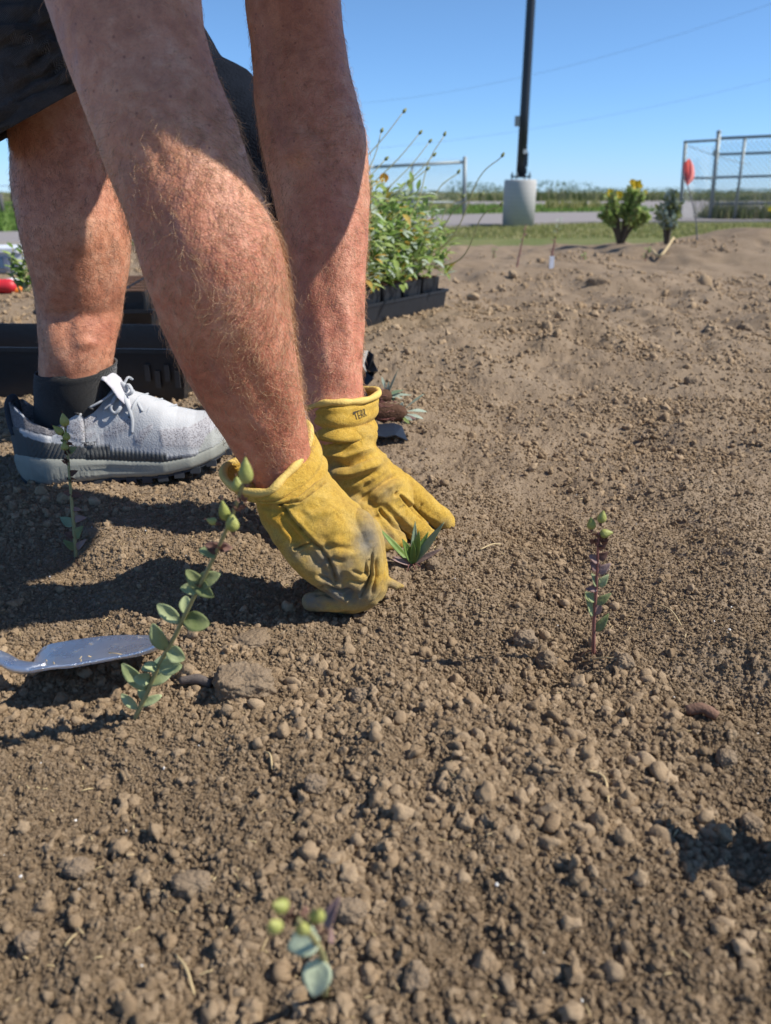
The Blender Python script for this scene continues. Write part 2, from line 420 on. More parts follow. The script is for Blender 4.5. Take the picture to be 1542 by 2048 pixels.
def scatter_soil():
    N = 1150000; r = np.random.default_rng(11)
    # sample the visible fan evenly in picture rows, thinned with distance
    pr = r.uniform(0, 1, N)**0.95; rows = 2250 - pr*(2250-560)
    dep = np.arctan((rows-CY)/FPX)+PITCH; y = CAMH/np.tan(dep); u = r.uniform(-0.60, 0.60, N); x = u*(y+0.10)
    y = y + r.normal(0, .004, N)
    c1 = sstep(-0.25, 0.65, fbm2(x*7+11, y*7, 121, 2)+0.22*fbm2(x*25, y*25, 122, 2)); c2 = sstep(-0.5, 0.4, fbm2(x*4, y*4, 131, 2))
    # target size distribution (radius in m)
    q = r.uniform(0, 1, N); size = 0.00045 + 0.00080*r.uniform(0, 1, N)**1.5 + 0.0010*q**9 + 0.0013*q**70 + .0026*q**900
    size *= 0.84 + 0.32*c1
    keep = r.uniform(0, 1, N) < (0.55 + 0.45*c1)*(0.7+0.3*c2)
    pxs = size/np.hypot(y, CAMH)*FPX; keep &= (pxs > 1.15) | (r.uniform(0, 1, N) < 0.3)
    far = y > 1.0; size = np.where(far, size*(1+1.3*np.clip(y-1.0, 0, 3)), size); keep &= ~far | (r.uniform(0, 1, N) < 0.55)
    x, y, size = x[keep], y[keep], size[keep]
    # broken clods further up the bed, in drifts
    M_ = 26000; y2 = .9+4.6*r.uniform(0, 1, M_)**1.2; x2 = r.uniform(-.60, .60, M_)*(y2+.1); c4 = sstep(.05, .7, fbm2(x2*2.6, y2*2.2, 141, 3)); k2 = r.uniform(0, 1, M_) < .04+c4
    s2 = (.0022+.0035*r.uniform(0, 1, M_)**3+.006*r.uniform(0, 1, M_)**20)*(.5+.22*y2)
    x, y, size = np.concatenate([x, x2[k2]]), np.concatenate([y, y2[k2]]), np.concatenate([size, s2[k2]]); n = len(x)
    z = soilH(x, y) + size*r.uniform(-0.35, 0.75, n)
    sc3 = size[:, None]*r.uniform(0.8, 1.2, (n, 3)); rot = r.uniform(0, 6.28, (n, 3))
    print('crumbs', n)
    crumbs('soil_crumbs', np.stack([x, y, z], -1), sc3, rot, r.integers(0, 10, n), [clod_mesh('soil_crumb', 100+k, 0.32, 2 if k < 4 else 3) for k in range(10)])
scatter_soil()

# ---- wide terrain under everything
def terrain_material():
    t = NT('field'); c = t.coord()
    geo = t.n('ShaderNodeNewGeometry').outputs['Position']; sx = t.n('ShaderNodeSeparateXYZ'); t.l(geo, sx.inputs[0])
    n = t.noise(1.2, 4, .6, c); g = t.mix(t.ramp(n, [(.3, 0.), (.7, 1.)]), (0.10, 0.14, 0.04), (0.22, 0.21, 0.09))
    s = t.ramp(t.noise(6, 4, .6, c), [(0.3, (0.12, 0.082, 0.055)), (0.7, (0.23, 0.165, 0.11))])
    edge = t.math('ADD', sx.outputs[1], t.math('MULTIPLY', t.noise(1.6, 3, .5, c), 1.2))
    m = t.ramp(t.math('DIVIDE', edge, 20.0), [(7.35/20, 0.0), (7.9/20, 1.0)])
    return t.fin(t.mix(m, s, g), 0.95, t.bump(t.noise(30, 4, .7, c), .02), spec=.1)
M['field'] = terrain_material()
def build_terrain():
    ys = np.concatenate([np.linspace(-30, -1, 12), np.linspace(-0.8, 16, 90), 16+np.geomspace(1, 1500, 50)])
    xs = np.concatenate([-np.geomspace(1500, 9, 40), np.linspace(-8.6, 8.6, 90), np.geomspace(9, 1500, 40)])
    Y, X = np.meshgrid(ys, xs, indexing='ij'); H = macro(X.ravel(), Y.ravel()).reshape(X.shape)
    H = H - 0.055*(1-sstep(6.7, 7.4, Y)) + .012*fbm2(X*2, Y*2, 77, 3)*sstep(7, 8, Y)
    v = np.stack([X, Y, H], -1).reshape(-1, 3); nr, nc = X.shape
    i = (np.arange(nr-1)[:, None]*nc + np.arange(nc-1)[None]).ravel()
    tag(mk('field_ground', v, np.stack([i, i+1, i+nc+1, i+nc], -1), M['field']), kind='structure')
build_terrain()
# ---- pavement: a concrete drive crossing behind the bed, a lot to the right
def pav_mat(name, base):
    t = NT(name); c = t.coord(); n = t.noise(2.5, 5, .6, c); n2 = t.noise(90, 3, .6, c)
    col = t.mix(t.math('MULTIPLY', t.math('ADD', n, n2), .5), tuple(b*.8 for b in base), tuple(b*1.15 for b in base))
    return t.fin(col, .9, t.bump(n2, .003), spec=.2)
M['pave'] = pav_mat('pavement', (0.27, 0.245, 0.235)); M['curb'] = pav_mat('concrete_edge', (0.45, 0.43, 0.41))
def pave(name, near, far, dz=0.035, kind='structure'):
    """strip between two pixel edge polylines, resting on the terrain"""
    n = 40; A = cr([np.array(p, float) for p in near], n//(len(near)-1)); B = cr([np.array(p, float) for p in far], n//(len(far)-1)); k = min(len(A), len(B))
    va, vb = [], []
    for i in range(k):
        a = G(*A[int(i*(len(A)-1)/(k-1))]); b = G(*B[int(i*(len(B)-1)/(k-1))]); va.append(a); vb.append(b)
    m = 10; grid = []
    for j in range(m+1):
        t = j/m; grid.append([((1-t)*a+t*b) for a, b in zip(va, vb)])
    def top(p): return (p.x, p.y, float(macro(p.x, p.y))+dz)
    rings = [[(p.x, p.y, float(macro(p.x, p.y))-.1) for p in grid[0]]] + [[top(p) for p in row] for row in grid] + [[(p.x, p.y, float(macro(p.x, p.y))-.1) for p in grid[-1]]]
    v, f = loft(rings, False, False); return tag(mk(name, v, f, M['pave'], smooth=False), kind=kind)
pave('path', [(-500, 500), (0, 492), (450, 470), (930, 454), (1215, 446), (1600, 444)], [(-500, 470), (0, 468), (450, 448), (930, 431), (1215, 426), (1600, 427)])
pave('parking_lot', [(850, 410), (1250, 409), (1340, 427), (1800, 424)], [(850, 403.5), (1250, 403), (1340, 401), (1800, 398)], 0.02)

# ---- grass: lawn strips and tall meadow, as blades
def blades(name, pts, h, wdt, mat, lean=.35, seed=1):
    r = np.random.default_rng(seed); n = len(pts); a = r.uniform(0, 6.283, n); d = np.stack([np.cos(a), np.sin(a), np.zeros(n)], -1)
    b = r.uniform(0, 6.283, n); l = np.stack([np.cos(b), np.sin(b), np.zeros(n)], -1)*lean*r.uniform(.2, 1.2, n)[:, None]; up = np.array([0, 0, 1.0])
    h = h*r.uniform(.5, 1.15, n); h = h[:, None]; w_ = np.broadcast_to(wdt, (n,))[:, None]
    p0 = pts - d*w_; p1 = pts + d*w_; m0 = pts - d*w_*.8 + (up*.55+l*.3)*h; m1 = pts + d*w_*.8 + (up*.55+l*.3)*h; tp = pts + (up+l)*h
    v = np.stack([p0, p1, m1, m0, tp], 1).reshape(-1, 3); k = np.arange(n)*5
    f = np.concatenate([np.stack([k, k+1, k+2], -1), np.stack([k, k+2, k+3], -1), np.stack([k+3, k+2, k+4], -1)])
    return tag(mk(name, v, f, mat, smooth=False), kind='stuff')
def grassmat(name, a, b, c):
    t = NT(name); g = t.n('ShaderNodeNewGeometry'); rn = g.outputs['Random Per Island']; n = t.noise(.9, 3, .6)
    col = t.ramp(t.math('ADD', t.math('MULTIPLY', rn, .6), t.math('MULTIPLY', n, .5)), [(.25, a), (.55, b), (.85, c)])
    t.fin(col, .7, spec=.25); tr = t.n('ShaderNodeBsdfTranslucent'); t.l(col, tr.inputs[0]); mx = t.n('ShaderNodeMixShader'); mx.inputs[0].default_value = .35
    t.l(t.b.outputs[0], mx.inputs[1]); t.l(tr.outputs[0], mx.inputs[2]); t.l(mx.outputs[0], t.out.inputs[0]); return t.m
M['lawn'] = grassmat('lawn_grass', (.15, .17, .045), (.28, .28, .09), (.50, .44, .22))
M['green'] = grassmat('green_grass', (.10, .18, .03), (.15, .25, .05), (.21, .30, .08))
M['meadow'] = grassmat('meadow_grass', (.09, .13, .04), (.20, .22, .09), (.38, .34, .19))
def scatter_px(n, x0, x1, ya, yb, seed, pw=1.0):
    """random ground points spread between two picture rows"""
    r = np.random.default_rng(seed); px = r.uniform(x0, x1, n); t = r.uniform(0, 1, n)**pw; py = ya + (yb-ya)*t
    dep = np.arctan((py-CY)/FPX)+PITCH
    y = CAMH/np.tan(dep)
    for _ in range(12): y = 0.5*y + 0.5*(CAMH-macro((px-CX)/FPX*y*1.02, y))/np.tan(dep)
    zc = y*cp - (macro(px*0, y)-CAMH)*sp
    x = (px-CX)/FPX*zc; return np.stack([x, y, macro(x, y)], -1)
p = scatter_px(26000, -300, 1850, 476, 448, 3); p = p[(p[:, 1] > 7.4+.35*vn2(p[:, 0]*2, p[:, 1]*0, 3))]
# keep off the pavement: near edge row of the path by x
ex = [-500, 0, 450, 930, 1215, 1850]; ny = [500, 492, 470, 454, 446, 444]; fy = [470, 468, 448, 431, 426, 427]
ppx, ppy, _ = proj(p); p = p[ppy > np.interp(ppx, ex, ny)+.5]
blades('lawn_grass', p, .055, .007, M['lawn'], .8, 4)
p = scatter_px(30000, -300, 1850, 466, 403, 5, 1.0); ppx, ppy, _ = proj(p)
p = p[(ppy < np.interp(ppx, ex, fy)-1.0) & (ppy > np.interp(ppx, [0, 1200, 1300, 1340, 1900], [404, 411, 415, 430, 428]))]
blades('mown_grass', p, .14, .030, M['green'], .7, 6)
r_ = np.random.default_rng(9)
def meadow(n, y0, y1, h, wd, seed, x0=-.65, x1=.65):
    r = np.random.default_rng(seed); y = r.uniform(y0, y1, n); x = y*r.uniform(x0, x1, n)
    k = .75+.35*vn2(x*.25, y*.25, seed)
    pts = np.stack([x, y, macro(x, y)], -1); return pts, h*k
for nm, n, y0, y1, h, wd, sd_ in (('meadow', 26000, 60, 110, .72, .07, 21), ('tall_weeds', 9000, 31, 36, .42, .03, 22)):
    pts, hh = meadow(n, y0, y1, h, wd, sd_)
    if nm == 'tall_weeds': 
        qx, qy, _ = proj(pts); m = (qx > 1090) & (qx < 1200) | (qx > 860) & (qx < 905); pts, hh = pts[m], hh[m]
    blades(nm, pts, hh, wd, M['meadow'] if nm == 'meadow' else M['lawn'], .35, sd_)
# weeds along the foot of the right-hand fence
r = np.random.default_rng(31); n = 5200
fp = G(1420, 440); fx = r.uniform(0, 6, n); pts = np.stack([fp.x-.1+fx, fp.y+.1+r.normal(0, .35, n)-0.02*fx, np.zeros(n)], -1); pts[:, 2] = macro(pts[:, 0], pts[:, 1])
blades('fence_weeds', pts, .30+.45*r.uniform(0, 1, n)**4, .010, M['meadow'], .35, 32)

# ---- distant tree line
M['farleaf'] = grassmat('far_foliage', (.05, .085, .022), (.085, .13, .035), (.13, .17, .06))
def crown_leaves(c, rad, n, size, seed, lump=5):
    """leaf quads spread through a lumpy crown"""
    r = np.random.default_rng(seed); L = r.normal(0, .45, (lump, 3))*np.array(rad); 
    k = r.integers(0, lump, n); d = r.normal(0, 1, (n, 3)); d /= np.linalg.norm(d, axis=1)[:, None]
    p = L[k] + d*(r.uniform(.25, 1, n)**.5)[:, None]*np.array(rad)*.55 + np.array(c)
    a = r.normal(0, 1, (n, 3)); a /= np.linalg.norm(a, axis=1)[:, None]; b = np.cross(a, r.normal(0, 1, (n, 3))); b /= np.linalg.norm(b, axis=1)[:, None]
    s = size*r.uniform(.5, 1.2, n)[:, None]
    v = np.stack([p-a*s, p-b*s*.5, p+a*s, p+b*s*.5], 1).reshape(-1, 3); q = np.arange(n)*4
    return v, np.stack([q, q+1, q+2, q+3], -1)
def far_tree(px, dist, hh, ww, seed, label):
    x = (px-CX)/FPX*dist*1.05; g = -0.24; t = empty('tree', (x, dist, g), label, 'tree', 'trees along the horizon')
    v, f = tube([(x, dist, g-.1), (x+.02*hh, dist, g+hh*.55)], [hh*.05, hh*.02], 6); mk('trunk', v, f, M['bark'], t)
    v, f = crown_leaves((x, dist, g+hh*.6), (ww, ww*.8, hh*.42), 520, hh*.09, seed, 9); mk('crown', v, f, M['farleaf'], t, False)
M['bark'] = simple('bark', (.10, .075, .05), .9, .3, 30)
r = random.Random(4); xs_ = [800, 850, 895, 925, 950, 975, 1000, 1062, 1092, 1130, 1165, 1205, 1250, 1290, 1340, 1378, 1400, 1440, 1490, 1530]
for i, x in enumerate(xs_):
    d = r.uniform(120, 150); hh = r.uniform(.8, 1.25)*(1.6 if x == 1062 or x == 925 else 1)
    far_tree(x, d, hh+.15, hh*3.0, 300+i, 'distant low green tree on the horizon')
# ---- faint power lines far off
M['wire'] = simple('wire', (.10, .10, .11), .5)
def line_px(name, a, b, za, zb, rad, sag, lab, cat, grp=None):
    A, B = P(*a, za), P(*b, zb); pts = []
    for i in range(13):
        t = i/12; q = A.lerp(B, t); q.z -= sag*4*t*(1-t); pts.append(q)
    v, f = tube(pts, rad, 5, True, 1); o = mk(name, v, f, M['wire']); return tag(o, lab, cat, grp)
line_px('power_line', (700, 208), (1700, -50), 90, 60, .009, 1.5, 'upper faint power line crossing the sky behind the pole', 'power line', 'overhead lines')
line_px('power_line', (700, 300), (1700, 118), 95, 75, .009, 1.2, 'lower faint power line crossing the sky above the fence', 'power line', 'overhead lines')
line_px('power_line', (-120, 368), (60, 370), 60, 60, .02, .1, 'short stretch of wire left of the bare leg above the grass', 'power line', 'overhead lines')

# ================================================================== BACKGROUND THINGS
M['galv'] = simple('galvanised', (.30, .33, .34), .5, .2, 60, metal=.6)
M['galvpost'] = simple('galvanised_post', (.26, .29, .29), .55, .2, 60, metal=.4)
M['polepaint'] = simple('dark_pole_paint', (.018, .024, .034), .42, .2, 8)
M['concrete'] = None
t = NT('concrete'); c = t.coord(); n1 = t.noise(4, 5, .6, c); n2 = t.noise(60, 4, .7, c)
wv = t.n('ShaderNodeTexWave'); wv.wave_type = 'BANDS'; wv.bands_direction = 'Z'; wv.inputs['Scale'].default_value = 4.2; wv.inputs['Distortion'].default_value = .6; t.l(c, wv.inputs[0])
col = t.mix(t.math('MULTIPLY', t.math('ADD', n1, n2), .5), (.38, .36, .34), (.60, .58, .55)); col = t.mix(t.math('MULTIPLY', wv.outputs['Fac'], .18), col, (.34, .33, .32))
M['concrete'] = t.fin(col, .88, t.bump(n2, .004), spec=.2)
def light_pole():
    b = G(1036, 453); b.z -= .02; zc = proj(b)[2]; rr = 31.5*zc/FPX; H0 = 88*zc/FPX*1.01
    T = empty('light_pole', b, 'tall dark steel light pole on a round concrete base at the lawn edge', 'light pole')
    rings = []
    for z, k in ((0, 1.0), (H0*.97, 1.0), (H0, .96), (H0+.001, .80)):
        rings.append([(b.x+rr*k*math.cos(a), b.y+rr*k*math.sin(a), b.z+z) for a in np.linspace(0, 2*math.pi, 48, endpoint=False)])
    v, f = loft(rings); mk('concrete_base', v, f, M['concrete'], T)
    top = b.z+H0; pr = 9.3*zc/FPX
    m = MB(); m.add(*box((b.x, b.y, top+.035), pr*3.3, pr*3.3, .022, .2, .01)); m.build('base_plate', M['polepaint'], T, False)
    for i in range(4):
        a = .2+math.pi/4+i*math.pi/2; q = (b.x+pr*2.0*math.cos(a), b.y+pr*2.0*math.sin(a)); m = MB()
        m.add(*tube([(q[0], q[1], top-.05), (q[0], q[1], top+.13)], .014, 8, True, 1)); m.add(*box((q[0], q[1], top+.057), .05, .05, .025)); m.build('anchor_bolt', M['galv'], T, False)
    m = MB(); m.add(*tube([(b.x, b.y, top+.045), (b.x+.01, b.y, top+2.6), (b.x+.02, b.y, top+7.5)], [pr, pr*.92, pr*.75], 20, True, 2)); m.build('shaft', M['polepaint'], T)
    s = zc/FPX
    def at(px, py): q = P(px, py, zc); return q
    q = at(1035, 250); m = MB(); m.add(*box((b.x-pr-.03, b.y-.01, q.z-.07), .085, .10, 17*s*1.05, 0, .01)); m.build('junction_box', simple('grey_box', (.33, .33, .31), .6), T, False)
    q = at(1046, 318); m = MB(); m.add(*box((b.x+pr*.75, b.y-pr*.6, q.z-.15), .075, .07, 26*s, 0, .01)); m.add(*box((b.x+pr*.8, b.y-pr*.7, q.z-.27), .05, .05, .10)); m.build('outlet_box', M['polepaint'], T, False)
    m = MB(); m.add(*box((b.x+pr*.5, b.y-pr*1.15, q.z+.07), .07, .012, .07)); m.build('sticker', simple('white_sticker', (.7, .68, .66), .5), T, False)
light_pole()

def chain_mesh(o, ux, uz, W, Hh, cell, rad):
    """woven wire as real zigzag strands"""
    m = MB(); nx = int(W/cell)
    def clip(a, b):
        # clip segment in (s,t) box
        s0, t0 = a; s1, t1 = b; ts = [0.0, 1.0]
        for p0, d, lo, hi in ((s0, s1-s0, 0, W), (t0, t1-t0, 0, Hh)):
            if abs(d) < 1e-9: continue
            ta, tb = (lo-p0)/d, (hi-p0)/d; ts[0] = max(ts[0], min(ta, tb)); ts[1] = min(ts[1], max(ta, tb))
        return (None if ts[0] >= ts[1] else ((s0+(s1-s0)*ts[0], t0+(t1-t0)*ts[0]), (s0+(s1-s0)*ts[1], t0+(t1-t0)*ts[1])))
    nn = int((W+Hh)/cell)+1
    for i in range(nn):
        for sgn in (1, -1):
            a = (i*cell-(Hh if sgn > 0 else 0), 0); b = (a[0]+Hh, Hh) if sgn > 0 else (a[0]-Hh, Hh)
            c = clip(a, b)
            if c is None: continue
            p0 = o+ux*c[0][0]+uz*c[0][1]; p1 = o+ux*c[1][0]+uz*c[1][1]
            m.add(*tube([p0, p1], rad, 3, False, 1))
    return m
def fence_right():
    g0 = G(1358, 437); g1 = G(1422, 441)
    D = g1.y; z = macro(g1.x, D)
    T = empty('chain_link_fence', (g1.x, D, float(z)), 'chain link fence with galvanised posts and rails at the right edge', 'fence')
    def post(name, pb, pt, D_, r_, ex=0.0):
        q = P(*pb, 1.0); d = Vector((q.x, q.y, q.z-CAMH)); k = D_/d.y; A = Vector((0, 0, CAMH))+d*k
        q = P(*pt, 1.0); d = Vector((q.x, q.y, q.z-CAMH)); k = D_/d.y; B = Vector((0, 0, CAMH))+d*k
        m = MB(); m.add(*tube([A, B], r_, 10, True, 1)); m.add(*ball(B, r_*1.25, 8, 6, (1, 1, .7))); m.build(name, M['galvpost'], T); return A, B
    s = D/FPX
    A1, B1 = post('post', (1419, 447), (1438, 264), D, 3.9*s)
    A0, B0 = post('post', (1359, 443), (1371, 284), D*1.02, 3.2*s)
    A2, B2 = post('post', (1468, 442), (1490, 279), D*.985, 2.6*s)
    def W(px, py, D_):
        q = P(px, py, 1.0); d = Vector((q.x, q.y, q.z-CAMH)); return Vector((0, 0, CAMH))+d*(D_/d.y)
    for a, b, rr in (((1372, 284), (1437, 280), 2.3), ((1437, 277), (1760, 262), 2.7), ((1433, 309), (1760, 298), 2.2), ((1366, 356), (1425, 356), 2.0), ((1426, 355), (1760, 346), 2.2), ((1422, 408), (1760, 403), 2.0)):
        m = MB(); m.add(*tube([W(*a, D*1.01), W(*b, D*.97)], rr*s, 8, True, 1)); m.build('rail', M['galvpost'], T)
    post('post', (1588, 450), (1618, 268), D*.975, 3.5*s)
    m = MB(); q = W(1431, 306, D-.05); m.add(*box((q.x, q.y, q.z-.04), .09, .07, .10)); m.build('latch', M['galvpost'], T, False)
    ux = (B1-B0); ux.normalize()
    h = 148*s
    m = chain_mesh(A0+Vector((0, 0, .05)), (A1-A0).normalized(), (B0-A0).normalized(), (A1-A0).length, (B0-A0).length*.93, .105, .0048); tag(m.build('chain_link', M['galv'], T), kind='stuff')
    X = W(1760, 440, D*.97); m = chain_mesh(A1+Vector((0, 0, .05)), (X-A1).normalized(), (B1-A1).normalized(), (X-A1).length, (B1-A1).length*.88, .105, .0048); tag(m.build('chain_link', M['galv'], T), kind='stuff')
    m = MB(); m.add(*tube([W(1373, 290, D), W(1430, 312, D), W(1500, 330, D*.98)], .006, 5, True, 1)); m.build('brace_wire', M['galv'], T)
fence_right()
def gate_left():
    g = G(929, 433); D = g.y; s = D/FPX
    def W(px, py, D_=D):
        q = P(px, py, 1.0); d = Vector((q.x, q.y, q.z-CAMH)); return Vector((0, 0, CAMH))+d*(D_/d.y)
    T = empty('gate', (g.x, g.y, float(macro(g.x, g.y))), 'galvanised pipe gate frame with wire mesh behind the potted flowers', 'gate')
    for a, b, rr, nm in (((928, 434), (930, 313), 3.6, 'post'), ((748, 334), (930, 324), 2.6, 'rail'), ((620, 345), (748, 334), 2.6, 'rail'), ((826, 432), (824, 330), 2.0, 'upright'), ((700, 432), (700, 338), 2.2, 'upright'), ((620, 408), (929, 404), 1.8, 'rail')):
        m = MB(); m.add(*tube([W(*a), W(*b)], rr*s, 8, True, 1)); m.build(nm, M['galvpost'], T)
    A = W(700, 432); B = W(929, 432); m = chain_mesh(A, (B-A).normalized(), Vector((0, 0, 1)), (B-A).length, 100*s, .11, .003); tag(m.build('chain_link', M['galv'], T), kind='stuff')
gate_left()
def far_posts():
    g = G(6, 427); D = g.y; m = MB(); m.add(*tube([(g.x, g.y, g.z-.1), (g.x-.0, g.y, g.z+36*D/FPX)], 4.2*D/FPX, 8, True, 1)); 
    T = empty('fence_post', g, 'weathered grey timber post at the far left edge of the lawn', 'fence post'); m.build('post', simple('grey_timber', (.10, .10, .10), .9), T)
    m = MB(); 
    for dz in (.25, .5): m.add(*tube([(g.x-4, g.y+.2, g.z+dz), (g.x+6, g.y, g.z+dz)], .01, 4, True, 1))
    m.build('strand', M['wire'], T)
far_posts()
# ================================================================== THE GARDENER
PERSON = empty('person', (-0.30, 1.02, 0.0), 'bent over gardener in black denim shorts, grey trainer and yellow suede gloves firming soil', 'person')
# ---- materials
def skin():
    t = NT('skin'); c = t.coord(); n1 = t.noise(14, 4, .6, c); n2 = t.noise(90, 4, .65, c); n3 = t.noise(600, 3, .7, c)
    red = t.attr('red')
    f = t.math('ADD', t.math('MULTIPLY', n1, .55), t.math('MULTIPLY', n2, .45))
    a = t.ramp(f, [(.36, (.42, .180, .095)), (.50, (.58, .275, .150)), (.64, (.70, .39, .24))])
    b = t.ramp(f, [(.36, (.40, .130, .075)), (.50, (.57, .215, .125)), (.64, (.70, .34, .215))])
    col = t.mix(red, a, b)
    spot = t.vor(105, vec=t.coord()); col = t.mix(t.ramp(spot, [(.07, .75), (.15, 0.0)]), col, (.26, .10, .06))
    col = t.mix(t.ramp(n3, [(.32, .35), (.5, 0.)]), col, (.30, .13, .09))
    v = t.attr('vein'); col = t.mix(t.math('MULTIPLY', v, .25), col, (.34, .22, .20))
    w1 = t.n('ShaderNodeTexWave'); w1.inputs['Scale'].default_value = 190; w1.inputs['Distortion'].default_value = 9; w1.inputs['Detail'].default_value = 3; w1.bands_direction = 'Z'; t.l(c, w1.inputs[0])
    nb = t.bump(n2, .0011); nb = t.bump(t.noise(420, 4, .75, c), .00045, 1, nb); nb = t.bump(t.vor(620, vec=c), .00025, 1, nb)
    return t.fin(col, t.ramp(n2, [(.3, .42), (.7, .58)]), nb, spec=.45, sss=(.12, (1.0, .35, .18), .006))
M['skin'] = skin()
# ---- limb rings taken between two outline points at a depth
def ringset(rows, depth=0.92, n=40, deps=None):
    C, A = [], []
    for L, Rr, z in rows:
        a, b = np.array(P(*L, z)), np.array(P(*Rr, z)); C.append((a+b)/2); A.append((b-a)/2)
    C, A = np.array(C), np.array(A); k = 5; Cs = cr(C, k); As = cr(A, k); T = np.gradient(Cs, axis=0); T /= np.linalg.norm(T, axis=1)[:, None]
    out = []; th = np.linspace(0, 2*math.pi, n, endpoint=False)
    dl = np.interp(np.linspace(0, 1, len(Cs)), np.linspace(0, 1, len(deps)), deps) if deps else np.full(len(Cs), depth)
    for i in range(len(Cs)):
        h = np.linalg.norm(As[i]); a = As[i]/h; d = np.cross(T[i], a); d /= np.linalg.norm(d)
        out.append(Cs[i] + h*(np.cos(th)[:, None]*a + np.sin(th)[:, None]*d*depth))
    return out
near_arm = [((20, -330), (372, -400), .60), ((48, -150), (380, -240), .60), ((88, -10), (390, -90), .60), ((134, 120), (403, 30), .60), ((188, 275), (430, 140), .60), ((240, 398), (470, 235), .602),
            ((268, 478), (506, 350), .605), ((290, 560), (545, 440), .612), ((319, 645), (571, 545), .628), ((354, 722), (584, 648), .650), ((404, 806), (598, 742), .678), ((456, 882), (610, 822), .702), ((488, 935), (618, 880), .716), ((520, 985), (628, 935), .724), ((548, 1030), (650, 980), .73)]
far_arm = [((465, -420), (660, -420), .765), ((476, -200), (670, -205), .785), ((488, -5), (680, -15), .808), ((502, 110), (692, 100), .822), ((510, 215), (714, 200), .834), ((524, 305), (733, 295), .842), ((546, 395), (738, 385), .848),
           ((571, 488), (736, 480), .85), ((587, 580), (733, 570), .856), ((593, 670), (729, 665), .86), ((600, 740), (724, 735), .862), ((607, 805), (727, 798), .866), ((618, 860), (728, 850), .87), ((640, 910), (735, 895), .874)]
leg_a = [((0, 40), (235, 40), .945), ((8, 160), (238, 160), .955), ((12, 230), (242, 232), .965), ((22, 305), (250, 310), .975), ((25, 385), (262, 392), .99), ((40, 468), (268, 474), 1.0),
         ((59, 550), (264, 552), 1.02), ((71, 622), (250, 622), 1.04), ((77, 690), (234, 688), 1.055), ((80, 745), (226, 738), 1.075), ((82, 760), (223, 752), 1.08), ((86, 800), (218, 792), 1.10), ((94, 860), (206, 852), 1.12), ((94, 905), (206, 900), 1.13)]
_k = [1, .97, .96, .955, .94, .93, .915, .92, .94, .97, 1, 1, 1]
leg_a = [((((1+k)*L[0]+(1-k)*R2[0])/2, L[1]), (((1-k)*L[0]+(1+k)*R2[0])/2, R2[1]), z+(.022 if i < 8 else .008 if i < 9 else 0)) for i, ((L, R2, z), k) in enumerate(zip(leg_a, _k))]
def W3(x, y, z): return np.array((x, y, z))
def limb(cs, rs, n=28, flat=1.0): return tube([tuple(c) for c in cs], rs, n, True, 5, flat, roundcap=True)
body = MB()
body.add(*loft(ringset(near_arm, 0.86))); body.add(*loft(ringset(far_arm, 0.95))); body.add(*loft(ringset(leg_a, 1.0, deps=[1, 1, 1, 1, .95, .95, .9, .85, .78, .7, .62, .6, .5, .45])))
hipA, hipB = W3(-.50, 1.10, .78), W3(-.52, 1.40, .67)
shA, shB = np.mean(ringset(near_arm)[0], axis=0), np.mean(ringset(far_arm)[0], axis=0)
kneeA = np.mean(ringset(leg_a)[0], axis=0)
body.add(*limb([kneeA-W3(0, 0, .03), (kneeA+hipA)/2, hipA], [.068, .082, .095]))
# the other leg, behind the far arm, foot towards the camera
kB = W3(-.140, 1.22, .365); aB = W3(-.125, 1.36, .085)
body.add(*limb([hipB, (hipB+kB)/2, kB, (kB*.6+aB*.4)+W3(-.005, .02, 0), aB], [.090, .070, .052, .052, .036]))
body.add(*limb([aB, aB+W3(.0, -.05, -.035), aB+W3(0, -.14, -.06)], [.036, .036, .026]))
body.add(*limb([(hipA+hipB)/2+W3(-.03, 0, .05), W3(-.38, 1.16, .87), W3(-.24, 1.04, .89), W3(-.17, .94, .84)], [.135, .130, .110, .075], 32))
body.add(*limb([shA+W3(-.01, .05, .00), W3(-.17, .93, .82), shB+W3(0, .0, .02)], [.056, .075, .056]))
body.add(*limb([W3(-.16, .92, .83), W3(-.09, .85, .76), W3(.0, .80, .71), W3(.06, .77, .68)], [.075, .062, .055, .052]))
hc = W3(.089, .749, .672)
hv, hf = ball(hc, .098, 24, 18, (.86, .92, 1.12)); body.add(hv, hf)
body.add(*limb([hc+W3(.050, -.044, -.040), hc+W3(.066, -.060, -.068)], [.016, .013], 12))   # nose
body.add(*limb([hc+W3(.03, -.05, -.085), hc+W3(.045, -.06, -.095)], [.034, .026], 12))       # chin
for s_ in (-1, 1): body.add(*ball(hc+W3(.05*s_, .065*s_, -.005), .026, 12, 8, (.55, .8, 1.25)))
bme = remesh('body', body.V(), body.f, .0036, 9, .5)
v = getv(bme); nn = getn(bme); px, py, zc = proj(v)
facing = ((v-np.array((0, 0, CAMH)))*nn).sum(1) < 0
is_near = (zc < .77) & (px < np.where(py < 300, 480, 660)); is_far = (zc > .76) & (zc < .94) & (px > 460) & (px < 760); is_leg = (zc > .93) & (px < 300)
disp = .0012*fbm(v[:, 0]*30, v[:, 1]*30, v[:, 2]*22, 3, 3) + .0002*fbm(v[:, 0]*120, v[:, 1]*120, v[:, 2]*120, 8, 2)
